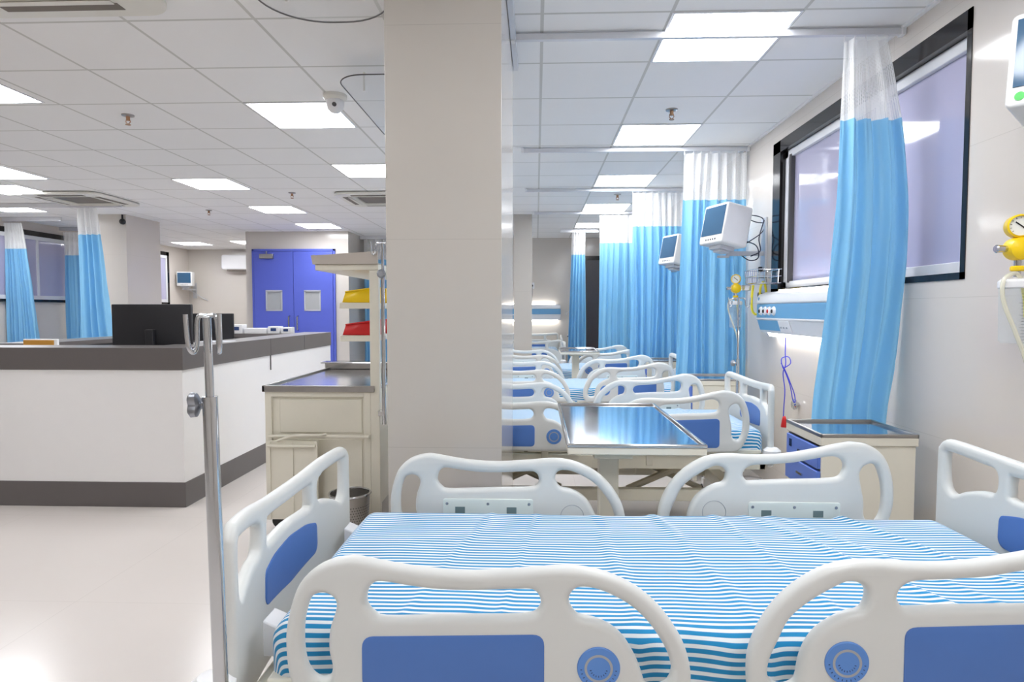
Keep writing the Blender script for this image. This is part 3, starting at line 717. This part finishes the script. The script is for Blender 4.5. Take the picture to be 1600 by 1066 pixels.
# ------------------------------------------------------------------ bed head units
def head_unit(y0, y1, x, label):
    """wall service panel on the right wall; profile in x-z extruded along y"""
    t = empty('bed_head_unit', (x, y0, 1.12), 0, label, 'wall panel', 'bedside service panels'); L = y1-y0
    def ext(prof, ya, yb, name, m, bev=.004, parent=t):
        mb = MB(); va = [mb.bm.verts.new((a, ya, b)) for a, b in prof]; vb = [mb.bm.verts.new((a, yb, b)) for a, b in prof]
        mb.bm.faces.new(va); mb.bm.faces.new(vb[::-1]); n = len(prof)
        for k in range(n): mb.bm.faces.new((va[k], va[(k+1) % n], vb[(k+1) % n], vb[k]))
        return mb.build(name, m, parent, bev)
    ext([(0, .345), (-.06, .345), (-.115, .325), (-.125, .29), (-.125, .255), (0, .255)], 0, L, 'upper_housing', 'panelw', .012)
    ext([(0, .255), (-.122, .255), (-.122, .155), (0, .155)], .0, L, 'blue_fascia', 'panelb', .003)
    ext([(0, .155), (-.125, .155), (-.125, .143), (0, .143)], 0, L, 'divider_strip', 'panelw', .002)
    ext([(0, .143), (-.120, .143), (-.085, .045), (0, .045)], 0, L, 'lower_housing', 'panelw', .006)
    ext([(-.1205, .138), (-.118, .138), (-.0925, .065), (-.0975, .065)], L-.42, L-.01, 'lower_blue_panel', 'panelb', 0)
    ext([(-.126, .138), (-.118, .138), (-.0925, .058), (-.1005, .058)], L-.62, L-.43, 'socket_plate', 'white', .002)
    ext([(0, .045), (-.08, .045), (-.065, .02), (0, .02)], .05, L-.12, 'reading_light', 'striplight', .0)
    ext([(-.02, .35), (-.055, .35), (-.055, .356), (-.02, .356)], .1, L-.25, 'up_light', 'striplight', .0)
    for k in range(4):
        yy = L-.10-.085*k
        o = MB().lathe([(0, -.014), (.016, -.013), (.026, -.01), (.033, 0), (.033, .004)], (-.124, yy, .205), 'X', 24).build('gas_outlet', 'white', t)
        MB().lathe([(0, -.004), (.012, -.004), (.015, .002)], (-.138, yy, .203), 'X', 16).build('valve', 'rubber' if k != 2 else 'red', o)
    MB().lathe([(0, -.003), (.012, -.003), (.012, .002)], (-.125, L-.05, .295), 'X', 18).build('round_emblem', 'panelb', t)
    for k in range(3):
        MB().box(-.113, -.106, L-.56+.05*k-.012, L-.56+.05*k+.012, .085, .105).build('socket_slot', 'ring', t)
    return t
u = head_unit(3.62, 4.93, XR, 'white and blue wall service panel with four gas outlets beside the near curtain')
# far unit on end wall
u2 = copy_tree(u); u2['label'] = 'distant white and blue wall service panel above the crosswise far bed'
u2.location = (-.98, YW, 1.10); u2.rotation_euler = (0, 0, PI/2*-1)
u2.location = (-1.15, YW, 1.10); u2.rotation_euler = (0, 0, 0)
# profile protrudes along -x in the original: rotate +90 deg so that it protrudes along -y, its length runs along -x
u2.rotation_euler = (0, 0, PI/2); u2.location = (.46, YW, 1.10)

# call cord
t = empty('call_cord', (1.655, 4.33, .55), 0, 'blue nurse-call cord with red pull hanging from the wall panel', 'cord')
cy = 0
MB().tube(bez([(0, 0, .62), (.0, .005, .5), (.002, 0, .42), (-.01, .01, .36), (.0, 0, .25), (-.004, 0, .14), (-.006, 0, .06)]), .0035, 8).build('cord', 'cord', t)
MB().tube(bez([(0, 0, .40), (.03, -.01, .43), (.02, .0, .47), (-.02, .01, .46), (-.02, 0, .41), (0, 0, .37), (.03, -.01, .28), (.045, -.02, .19), (.06, -.02, .17), (.06, -.01, .22), (.03, 0, .31), (0, 0, .38), (-.025, .01, .43)]), .0032, 8).build('loop', 'cord', t)
MB().lathe([(.005, .075), (.010, .07), (.016, .045), (.022, .004), (.020, 0)], n=16).build('pull', 'red', t)
# wall door-stop knob
t = empty('wall_stop', (XR, 4.42, .69), 0, 'small round chrome wall stop below the service panel', 'wall knob')
MB().lathe([(0, -.045), (.028, -.042), (.036, -.032), (.034, -.02), (.016, -.016), (.014, 0)], (0, 0, 0), 'X', 24).build('disc', 'chrome', t)

# ------------------------------------------------------------------ patient monitors with brackets
def patient_monitor(loc, rz, label, tilt=0, brand=False, sc_=1.):
    t = empty('patient_monitor', loc, rz, label, 'monitor', 'patient monitors on wall arms')
    t.scale = (sc_,)*3; t.rotation_euler = (R(-tilt), 0, rz)
    w_, h_, d_ = .155, .31, .22    # half-width etc: front faces local -y
    body = plate(rrect(-w_, w_, 0, h_, .02, 4), [], d_, .012, 'XZ', 3).build('housing', 'monw', t, loc=(0, 0, 0))
    MB().box(-w_+.02, w_-.02, -d_/2-.003, -d_/2+.002, .065, h_-.022).build('screen', 'screen', body)
    m = MB()
    for k in range(5): m.lathe([(0, -.004), (.007, -.003), (.007, .0)], (-.06+.03*k, -d_/2, .033), 'Y', 12)
    m.build('button', 'greyd', body)
    if brand: MB().lathe([(0, -.002), (.014, -.002), (.014, 0)], (-.115, -d_/2, .033), 'Y', 24).build('green_badge', 'green', body)
    m = MB().box(-.08, .08, -.06, .06, -.03, 0).box(-.05, .05, -.04, .04, -.05, -.03); m.build('mount_plate', 'skin', t, .004)
    return t
def bracket(y, z, xm, label):
    t = empty('monitor_bracket', (XR, y, z), 0, label, 'bracket', 'wall brackets of the monitors')
    MB().box(-.018, 0, -.05, .05, -.40, .28).build('wall_channel', 'skin', t, .003)
    MB().box(-.30, -.018, -.02, .02, -.015, .02).box(xm-.0, -.28, -.015, .015, -.03, -.012).build('arm', 'skin', t, .004)
    for dz in (-.12, -.32): MB().lathe([(0, -.035), (.02, -.03), (.022, -.01), (.01, 0)], (-.018, 0, dz), 'X', 16).build('clamp_knob', 'rubber', t)
    m = MB()
    m.tube(bez([(xm+.06, 0, .12), (-.18, -.02, .10), (-.08, -.03, .06), (-.06, -.02, -.03), (-.12, 0, -.05), (-.2, 0, .0)]), .0045, 8)
    m.tube(bez([(-.02, -.02, .26), (-.06, -.03, .12), (-.05, -.03, .02), (-.12, -.02, -.02)]), .0045, 8)
    m.tube(bez([(-.02, 0, .24), (-.10, -.02, .25), (-.18, -.01, .30), (-.03, .0, .28), (-.02, 0, .18), (-.12, 0, .10), (-.16, 0, .08)]), .004, 8)
    m.build('cables', 'cable', t)
bracket(5.12, 1.77, -.37, 'grey wall bracket with dark cables holding the nearest full monitor')
patient_monitor((1.43, 5.05, 1.82), R(-72), 'white patient monitor on a wall arm beside the monitor curtain', 11)
bracket(7.0, 1.77, -.34, 'farther wall bracket mostly hidden behind a blue curtain')
patient_monitor((1.46, 6.90, 1.80), R(-70), 'smaller white patient monitor peeping past the second curtain', 11)
patient_monitor((1.675, 2.10, 1.955), R(-50), 'patient monitor cut by the right picture edge with green badge', 9, True)
t = empty('monitor_bracket', (XR, 2.10, 1.9), 0, 'wall bracket at the right picture edge under the cut-off monitor', 'bracket')
MB().box(-.018, 0, -.05, .05, -.1, .3).box(-.20, -.018, -.02, .02, -.03, .0).build('arm', 'skin', t, .003)
patient_monitor((-7.70, 13.9, 1.86), R(12), 'small distant patient monitor on the far left wall', 0)
t = empty('monitor_bracket', (-7.76, 14.4, 1.8), 0, 'bracket under the small distant monitor on the far left wall', 'bracket')
MB().box(-.04, .04, -.02, 0, -.2, .15).box(-.03, .03, -.5, -.02, -.02, .01).tube(bez([(.0, -.3, 0), (.1, -.1, -.12), (.2, -.03, -.2), (.3, -.02, -.25)]), .008, 8).build('arm', 'skin', t)

# ------------------------------------------------------------------ suction units
def suction(loc, s, label):
    t = empty('suction_unit', loc, 0, label, 'suction unit', 'yellow wall suction regulators with clear jars')
    t.scale = (s,)*3
    MB().box(.02, .13, -.02, .02, -.02, .03).tube([(0, 0, -.11), (0, 0, .04)], .012, 12).build('wall_fitting', 'steel', t, .003)
    b = MB().lathe([(0, -.04), (.025, -.038), (.042, -.025), (.046, 0), (.042, .025), (.025, .038), (0, .04)], (0, 0, 0), 'Y', 28).build('regulator_body', 'yellow', t)
    MB().lathe([(.012, -.045), (.016, -.04), (.012, 0)], (-.04, 0, 0), 'X', 16).build('port', 'steel', b)
    g = MB().lathe([(.0, .03), (.040, .03), (.044, .02), (.044, -.02), (.038, -.026), (.036, -.018)], (0, 0, .085), 'Y', 32, caps=False).build('gauge', 'yellow', t)
    g.rotation_euler = (0, 0, R(-18))
    MB().lathe([(0, -.0175), (.037, -.0175)], (0, 0, .085), 'Y', 32, caps=False).build('dial', 'laby', g)
    m = MB().box(-.002, .002, -.0205, -.0185, .065, .108, rot=Matrix.Rotation(R(-50), 3, 'Y'))
    for k in range(11):
        a = R(-40+k*26); m.box(.031*math.cos(a)-.0025, .031*math.cos(a)+.0025, -.0195, -.0185, .085+.031*math.sin(a)-.0008, .085+.031*math.sin(a)+.0008, rot=Matrix.Rotation(-a, 3, 'Y'))
    m.build('needle', 'blackg', g)
    MB().lathe([(0, -.0), (.02, 0), (.024, .005), (.024, .016), (.02, .02), (0, .02)], (0, 0, -.085), 'Z', 20).build('locking_collar', 'yellow', t)
    MB().lathe([(.056, -.15), (.060, -.147), (.060, -.125), (.05, -.115), (0, -.115)], n=32).build('jar_lid', 'white', t)
    j = MB().lathe([(0, -.36), (.045, -.36), (.052, -.352), (.056, -.15)], n=32, caps=False).build('jar', 'jar', t)
    m = MB()
    for k in range(16): m.box(-.02-(.008 if k % 4 == 0 else 0), .002, -.0575, -.0555, -.345+.0115*k, -.344+.0115*k)
    m.build('graduations', 'greyd', j)
    MB().tube(bez([(.01, -.02, -.15), (.012, -.03, -.2), (.016, -.03, -.26)]), .008, 10).build('float_tube', 'ytube', j)
    MB().tube(bez([(0, -.02, -.11), (-.03, -.03, -.095), (-.07, -.03, -.12), (-.075, -.04, -.2), (-.04, -.06, -.32), (-.005, -.07, -.43), (.01, -.07, -.52)], 8), .0075, 10).build('hose', 'tube', t)
suction((1.685, 2.33, 1.545), .92, 'yellow suction regulator with clear jar at the right picture edge')
suction((1.55, 5.08, 1.50), .85, 'smaller yellow suction regulator with jar below the nearest full monitor')
t = empty('hose_bundle', (1.64, 4.95, 1.30), 0, 'yellow tubing looped below the wire basket by the second suction jar', 'tubing')
MB().tube(bez([(0, 0, .22), (-.01, 0, .1), (.0, 0, .02), (.03, -.01, -.0), (.05, 0, .05), (.055, 0, .2), (.08, 0, .24), (.1, 0, .15), (.1, .0, .02)], 8), .009, 10).build('hose', 'ytube', t)
t = empty('wire_basket', (1.70, 4.90, 1.53), 0, 'small chrome wire basket on the wall beside the second suction unit', 'basket')
m = MB()
for z, r_ in ((0, .9), (.05, .95), (.1, 1)):
    m.tube([(-.10*r_, -.14*r_, z), (.08, -.14*r_, z), (.08, .14*r_, z), (-.10*r_, .14*r_, z)], .003, 6, closed=True)
for k in range(7):
    yy = -.13+.26*k/6; m.tube([(-.10, yy, .1), (-.09, yy*.9, 0), (.08, yy*.9, 0)], .002, 5)
for k in range(4):
    xx = -.09+.05*k; m.tube([(xx, -.14, .1), (xx, -.126, 0), (xx, .126, 0), (xx, .14, .1)], .002, 5)
m.build('wires', 'chrome', t)

# ------------------------------------------------------------------ IV poles
def hook_top(t, z, w=.044, d=.036, up=.045, r=.0042, y=0):
    """double hook: crossbar bent down and up at each end"""
    for s in (-1, 1):
        P = [(0, y, z), (s*w*.55, y, z+.001), (s*w*.72, y, z-.004), (s*w*.80, y, z-.016), (s*w*.86, y, z-.05), (s*w*.98, y-.004, z-.066), (s*w*1.13, y-.010, z-.066), (s*w*1.26, y-.014, z-.052), (s*w*1.32, y-.016, z-.015), (s*w*1.34, y-.016, z+.004)]
        MB().tube(bez(P, 5), r, 12).build('hook', 'chrome', t)
t = empty('iv_pole', (-.606, 1.19, .407), 0, 'chrome IV pole with double hook in the left foreground at the bed corner', 'IV pole')
t.rotation_euler = (0, R(-.9), 0)
MB().tube([(0, 0, .0), (0, 0, .76)], .0138, 28).build('lower_tube', 'chrome', t)
MB().tube([(0, 0, .74), (0, 0, .91)], .0078, 24).build('upper_tube', 'chrome', t)
hook_top(t, .912, w=.024, r=.0044)
k = MB()
pr = []
n = 30
va = []
for j, (dx, rr) in enumerate(((-.018, .012), (-.022, 1.), (-.032, 1.05), (-.038, .8), (-.040, .3))):
    ring = []
    for i in range(n):
        a = 2*PI*i/n; q = (.019+.006*math.cos(3*a)) if rr >= .3 else .008
        q = q*rr if rr >= .3 else .008
        ring.append(k.bm.verts.new((dx, q*math.cos(a), q*math.sin(a)+.745)))
    va.append(ring)
for A_, B_ in zip(va, va[1:]):
    for i in range(n): k.bm.faces.new((A_[i], A_[(i+1) % n], B_[(i+1) % n], B_[i]))
k.bm.faces.new(va[-1]); k.bm.faces.new(va[0][::-1])
kn = k.build('clamp_knob', 'zinc', t, .0)
MB().tube([(-.026, 0, .745), (-.010, 0, .745)], .0045, 12).build('screw', 'chrome', kn)
def iv_floor(loc, zt, label):
    t = empty('iv_pole', loc, 0, label, 'IV pole')
    MB().tube([(0, 0, .05), (0, 0, zt*.68)], .0125, 14).build('lower_tube', 'chrome', t)
    MB().tube([(0, 0, zt*.67), (0, 0, zt)], .008, 12).build('upper_tube', 'chrome', t)
    MB().lathe([(0, -.05), (.016, -.05), (.024, -.04), (.022, -.025), (.007, -.02), (.007, 0)], (0, 0, zt*.66), 'X', 12).build('clamp_knob', 'zinc', t)
    hook_top(t, zt, w=.06, r=.005)
    for k in range(5):
        a = 2*PI*k/5+.3; x, y = math.cos(a), math.sin(a)
        l = MB().tube([(0, 0, .075), (.12*x, .12*y, .07), (.22*x, .22*y, .05)], .011, 8).build('leg', 'chrome', t)
        MB().lathe([(0, -.01), (.022, -.01), (.022, .01), (0, .01)], (.22*x, .22*y, .022), 'Y', 14).build('wheel', 'rubber', l)
iv_floor((1.50, 4.84, 0), 1.42, 'chrome IV pole standing by the headboard of the second bed')
t = empty('iv_pole', (-.893, 3.725, .66), 0, 'chrome IV pole clamped to the cream trolley beside the near pillar', 'IV pole')
MB().tube([(0, 0, 0), (0, 0, .90)], .0125, 14).build('lower_tube', 'chrome', t)
MB().tube([(0, 0, .89), (0, 0, 1.06)], .008, 12).build('upper_tube', 'chrome', t)
MB().lathe([(0, -.05), (.016, -.05), (.026, -.04), (.024, -.025), (.007, -.02), (.007, 0)], (0, 0, .88), 'Y', 12).build('clamp_knob', 'zinc', t)
MB().box(-.034, .0, -.01, .05, .05, .08).build('clamp', 'steel', t, .002)
hook_top(t, 1.06, w=.05, r=.005)
iv_floor((.62, 11.9, 0), 1.30, 'thin distant IV pole beside the crosswise far bed')

# ------------------------------------------------------------------ cream trolley
TX0, TX1, TY0, TY1 = -1.615, -.925, 3.75, 4.95
t = empty('supply_trolley', ((TX0+TX1)/2, (TY0+TY1)/2, 0), 0, 'tall cream metal trolley with steel worktop and raised shelf, left of the pillar', 'trolley')
cx, cy = (TX0+TX1)/2, (TY0+TY1)/2
def tp(mb, name, m, bev=.003, parent=None):
    if parent is None:
        for v in mb.bm.verts: v.co -= Vector((cx, cy, 0))
        return mb.build(name, m, t, bev)
    for v in mb.bm.verts: v.co -= Vector((cx, cy, 0))
    return mb.build(name, m, parent, bev)
tp(MB().box(TX0+.03, TX1-.06, TY0+.02, TY1-.02, .10, .848), 'cabinet_body', 'cream')
m = MB()
for x in (TX0, TX1-.095):
    for y in (TY0, TY1-.04): m.box(x, x+.04, y, y+.04, .08, .85)
m.box(TX0, TX1-.06, TY0+.002, TY0+.035, .815, .85); m.box(TX0, TX1-.06, TY0+.002, TY0+.035, .10, .14)
tp(m, 'frame', 'cream')
tp(MB().box(TX0+.085, TX1-.11, TY0+.012, TY0+.022, .60, .80), 'side_panel', 'cream', .003)
tp(MB().box(TX0+.085, TX1-.11, TY0+.012, TY0+.022, .16, .56), 'side_panel', 'cream', .003)
m = MB().tube([(TX0+.03, TY0+.01, .585), (TX0+.03, TY0-.03, .585), (TX1-.06, TY0-.03, .585), (TX1-.06, TY0+.01, .585)], .009, 10)
tp(m, 'side_bar', 'cream', 0)
# folding bag frame hung on the side bar
m = MB().tube([(TX0+.05, TY0-.05, .555), (TX0+.05, TY0-.09, .54), (TX0+.33, TY0-.09, .54), (TX0+.33, TY0-.05, .555)], .008, 10)
m.box(TX0+.04, TX0+.335, TY0-.07, TY0-.05, .10, .565)
m.box(TX0+.175, TX0+.195, TY0-.078, TY0-.07, .10, .56); m.box(TX0+.315, TX0+.34, TY0-.08, TY0-.07, .10, .56); m.box(TX0+.035, TX0+.06, TY0-.08, TY0-.07, .10, .56)
m.tube(bez([(TX0+.10, TY0-.07, .565), (TX0+.2, TY0-.09, .60), (TX0+.34, TY0-.07, .60), (TX0+.38, TY0-.04, .60)]), .008, 8)
tp(m, 'bag_frame', 'cream', .002)
# steel worktop with raised lip
wt = tp(MB().box(TX0-.012, TX1-.03, TY0-.01, TY1+.01, .850, .872), 'worktop', 'steel', .004)
tp(MB().box(TX0-.012, TX1-.03, TY0-.012, TY0+.006, .846, .884).box(TX0-.012, TX0+.006, TY0-.012, TY1+.01, .846, .884), 'raised_edge', 'steeld', .003, wt)
tp(MB().box(TX0-.03, TX1-.03, TY1-.02, TY1+.02, .872, .935).box(TX0-.03, TX1-.03, TY1-.12, TY1+.02, .925, .935), 'splash_ledge', 'steel', .006, wt)
# posts and raised shelves
for y in (TY0, TY1-.04):
    tp(MB().box(TX1-.055, TX1, y, y+.04, .06, 1.564), 'post', 'cream')
sh = tp(MB().box(TX1-.375, TX1, TY0, TY1, 1.565, 1.60), 'upper_shelf', 'cream')
m = MB(); prf = [(TX1-.385, 1.60), (TX1-.395, 1.65), (TX1-.0, 1.675), (TX1+.0, 1.60)]
va = [m.bm.verts.new((a, TY0-.015, b)) for a, b in prf]; vb = [m.bm.verts.new((a, TY0+.0, b)) for a, b in prf]
m.bm.faces.new(va); m.bm.faces.new(vb[::-1])
for k in range(4): m.bm.faces.new((va[k], va[(k+1) % 4], vb[(k+1) % 4], vb[k]))
m.box(TX1-.39, TX1-.38, TY0, TY1, 1.60, 1.655).box(TX1-.39, TX1, TY1-.01, TY1, 1.60, 1.66).box(TX1-.385, TX1, TY0, TY1, 1.601, 1.606)
tp(m, 'steel_tray', 'lip', 0, sh)
for z, mt, nm in ((1.375, 'yellow', 'yellow'), (1.18, 'red', 'red')):
    tp(MB().box(TX1-.24, TX1-.03, TY0+.02, TY1-.02, z-.035, z), 'bin_shelf', 'cream')
for k, (x, y) in enumerate(((TX0+.05, TY0+.08), (TX1-.1, TY0+.08), (TX0+.05, TY1-.08), (TX1-.1, TY1-.08))):
    cs = tp(MB().box(x-.02, x+.02, y-.02, y+.02, .06, .1), 'caster', 'steel')
    o = MB().lathe([(0, -.014), (.045, -.014), (.045, .014), (0, .014)], (x-cx, y-cy, .046), 'Y', 20).build('wheel', 'rubber', cs)
# bins on the shelves
def bin_(x0, x1, y, z, m_, label):
    t = empty('storage_bin', ((x0+x1)/2, y, z), 0, label, 'bin', 'open storage bins on the trolley shelves')
    hx = (x1-x0)/2; mb = MB()
    bot = [(-hx, -.07), (hx, -.07), (hx, .07), (-hx, .07)]; top = [(-hx*.75, -.085), (hx*1.02, -.085), (hx*1.02, .085), (-hx*.75, .085)]
    zb, zt = [0]*4, [.062, .088, .088, .062]
    a = [mb.bm.verts.new((p[0], p[1], q)) for p, q in zip(bot, zb)]; b = [mb.bm.verts.new((p[0], p[1], q)) for p, q in zip(top, zt)]
    mb.bm.faces.new(a[::-1])
    for k in range(4): mb.bm.faces.new((a[k], a[(k+1) % 4], b[(k+1) % 4], b[k]))
    o = mb.build('tub', m_, t); s = o.modifiers.new('s', 'SOLIDIFY'); s.thickness = .004
    r = MB(); r.tube([tuple(v) for v in [(p[0], p[1], q) for p, q in zip(top, zt)]], .005, 8, closed=True); r.build('rim', m_, t)
bin_(TX1-.235, TX1-.03, TY0+.13, 1.377, 'yellow', 'yellow open storage bin on the upper trolley shelf')
bin_(TX1-.235, TX1-.03, TY0+.13, 1.182, 'red', 'red open storage bin on the lower trolley shelf')
bin_(TX1-.235, TX1-.03, TY0+.40, 1.377, 'yellow', 'second yellow bin, behind the first on the upper trolley shelf')
bin_(TX1-.235, TX1-.03, TY0+.40, 1.182, 'red', 'second red bin, behind the first on the lower trolley shelf')

# waste basket
t = empty('waste_basket', (-1.045, 3.53, 0), 0, 'perforated steel waste basket on the floor in front of the cream trolley', 'waste basket')
b = MB().lathe([(.0, .004), (.088, .004), (.09, .0), (.112, .30), (.108, .30), (.086, .01), (0, .01)], n=40, caps=False).build('body', 'mesh', t)
m = MB(); m.tube([(.113*math.cos(2*PI*k/40), .113*math.sin(2*PI*k/40), .305) for k in range(40)], .007, 8, closed=True); m.build('rim', 'chrome', t)
m = MB()
for j in range(14):
    z = .05+.015*j; r_ = .09+.022*z/.30+.0008
    for k in range(48):
        a = 2*PI*(k+.5*(j % 2))/48; x, y = r_*math.cos(a), r_*math.sin(a); tx, ty = -math.sin(a)*.0035, math.cos(a)*.0035
        m.bm.faces.new([m.bm.verts.new(p) for p in ((x-tx, y-ty, z), (x, y, z-.0035), (x+tx, y+ty, z), (x, y, z+.0035))])
m.build('perforations', 'rubber', b)

# ------------------------------------------------------------------ nurse counter
NX = -2.365; NY0, NY1 = 4.20, 7.30; NL = -5.6; HT = 1.08
t = empty('nurse_counter', (NX, NY0, 0), 0, 'long white and grey L-shaped nurse station counter', 'counter')
def np_(mb, name, m, bev=.002, parent=None):
    for v in mb.bm.verts: v.co -= Vector((NX, NY0, 0))
    return mb.build(name, m, parent or t, bev)
front = lambda m, z0, z1, o: m.box(NL, NX+o, NY0-o, NY0+.30, z0, z1).box(NX-.30, NX+o, NY0+.30, NY1, z0, z1)
np_(front(MB(), .165, .935, 0), 'white_panel', 'whitew')
np_(front(MB(), .93, HT, .008), 'grey_band', 'grey')
np_(front(MB(), 0, .17, .006), 'plinth', 'grey')
m = MB()
for y in (5.62, 6.45): m.box(NX-.002, NX+.0095, y-.002, y+.002, .80 if y < 6 else .935, HT)
np_(m, 'panel_joint', 'greyd', 0)
np_(MB().box(NL, NX-.30, NY0+.30, NY0+.95, .70, .74).box(NX-.95, NX-.30, NY0+.95, NY1, .70, .74), 'inner_desk', 'whitew')
t2 = empty('back_counter', (-3.9, 7.3, 0), 0, 'dark grey rear counter closing the nurse station', 'counter')
def bp_(mb, name, m, bev=.002):
    for v in mb.bm.verts: v.co -= Vector((-3.9, 7.3, 0))
    return mb.build(name, m, t2, bev)
bp_(MB().box(-4.25, NX-.305, 7.02, 7.30, 0, 1.03).box(-4.25, -3.92, 4.9, 7.02, 0, 1.03), 'cabinet', 'greyd')
bp_(MB().box(-4.27, NX-.30, 7.0, 7.32, 1.03, 1.07).box(-4.27, -3.9, 4.9, 7.0, 1.03, 1.07), 'top', 'grey')

def pc_monitor(x, y, w_, h_, z, label, rz=0, back=True):
    t = empty('computer_monitor', (x, y, .74), rz, label, 'monitor', 'black computer monitors on the nurse station')
    hz = z-.74
    s = plate(rrect(-w_/2, w_/2, hz, hz+h_, .006, 2), [], .03, .005, 'XZ', 2).build('housing', 'black', t)
    MB().box(-w_/2+.01, w_/2-.01, .0145, .017, hz+.015, hz+h_-.01).build('screen', 'blackg', s)
    MB().box(-.03, .03, -.05, -.012, .01, hz+h_*.45).build('stand', 'black', t, .004)
    MB().box(-.13, .13, -.12, .08, .0, .012).build('base', 'black', t, .003)
    MB().lathe([(0, -.004), (.012, -.003), (.012, 0)], (0, -.0155, hz+.035), 'Y', 16).build('badge', 'greyd', s)
pc_monitor(-2.84, 4.66, .60, .34, 1.035, 'large black computer monitor seen from behind on the nurse counter')
pc_monitor(-3.10, 6.0, .46, .26, 1.04, 'black computer monitor farther back on the nurse station, behind the pole hook')
# small devices on the back part
def device(x0, x1, y, z0, z1, label, disp=True):
    t = empty('desk_device', ((x0+x1)/2, y, z0), 0, label, 'device', 'small white devices on the back counter')
    h = (x1-x0)/2
    MB().box(-h, h, -.06, .06, 0, z1-z0).build('case', 'white', t, .005)
    if disp: MB().box(-h*.5, h*.45, -.063, -.058, (z1-z0)*.35, (z1-z0)*.75).build('display', 'mesh' if False else 'tick', t)
device(-3.42, -3.29, 7.14, 1.07, 1.17, 'small white box with dark display left on the back counter')
device(-3.27, -3.02, 7.14, 1.07, 1.13, 'low white box between the display devices on the back counter', False)
device(-3.0, -2.87, 7.14, 1.07, 1.15, 'second white display box on the back counter')
device(-2.85, -2.74, 7.14, 1.07, 1.14, 'right-hand white display box on the back counter')
t = empty('document_tray', (-3.66, 4.62, .74), 0, 'tan board in a white frame on the counter at the left edge', 'tray')
MB().box(-.13, .13, -.012, .008, .0, .378).build('frame', 'white', t, .004)
MB().box(-.125, .105, -.018, -.011, .02, .37).build('board', 'orange', t, .002)
t = empty('desk_device', (-2.60, 5.05, .74), 0, 'silver keyboard-like box peeping above the counter corner behind the hook', 'device')
MB().box(-.07, .16, -.10, .10, 0, .345).build('case', 'skin', t, .01)

# far wall socket
t = empty('wall_socket', (.36-.45, YW, 1.80), 0, 'small wall plate with a hanging cable on the far wall', 'wall socket')
MB().box(-.05, .05, -.012, 0, -.06, .06).build('plate', 'white', t, .003)
MB().lathe([(0, -.05), (.02, -.045), (.025, -.012)], (.0, 0, 0), 'Y', 14).build('plug', 'rubber', t)
MB().tube(bez([(0, -.04, 0), (.01, -.05, -.1), (0, -.03, -.25), (-.06, -.03, -.4)]), .006, 6).build('cable', 'cable', t)

# ------------------------------------------------------------------ world, camera, colour
wd = bpy.data.worlds.new('world'); sc.world = wd; wd.use_nodes = True
wd.node_tree.nodes['Background'].inputs[0].default_value = (.8, .85, .95, 1); wd.node_tree.nodes['Background'].inputs[1].default_value = .3
cam = bpy.data.cameras.new('camera'); co = bpy.data.objects.new('camera', cam); COL.objects.link(co)
co.location = (0, 0, 1.33)
co.rotation_euler = (PI/2-math.atan(48/1005), 0, math.atan(38/1005))
cam.sensor_width = 36; cam.lens = 1005/1600*36; cam.clip_start = .02
sc.camera = co
sc.view_settings.view_transform = 'Standard'; sc.view_settings.look = 'None'
sc.view_settings.exposure = 1.12; sc.view_settings.gamma = 1.0
sc.cycles.max_bounces = 10; sc.cycles.diffuse_bounces = 6; sc.cycles.transparent_max_bounces = 16
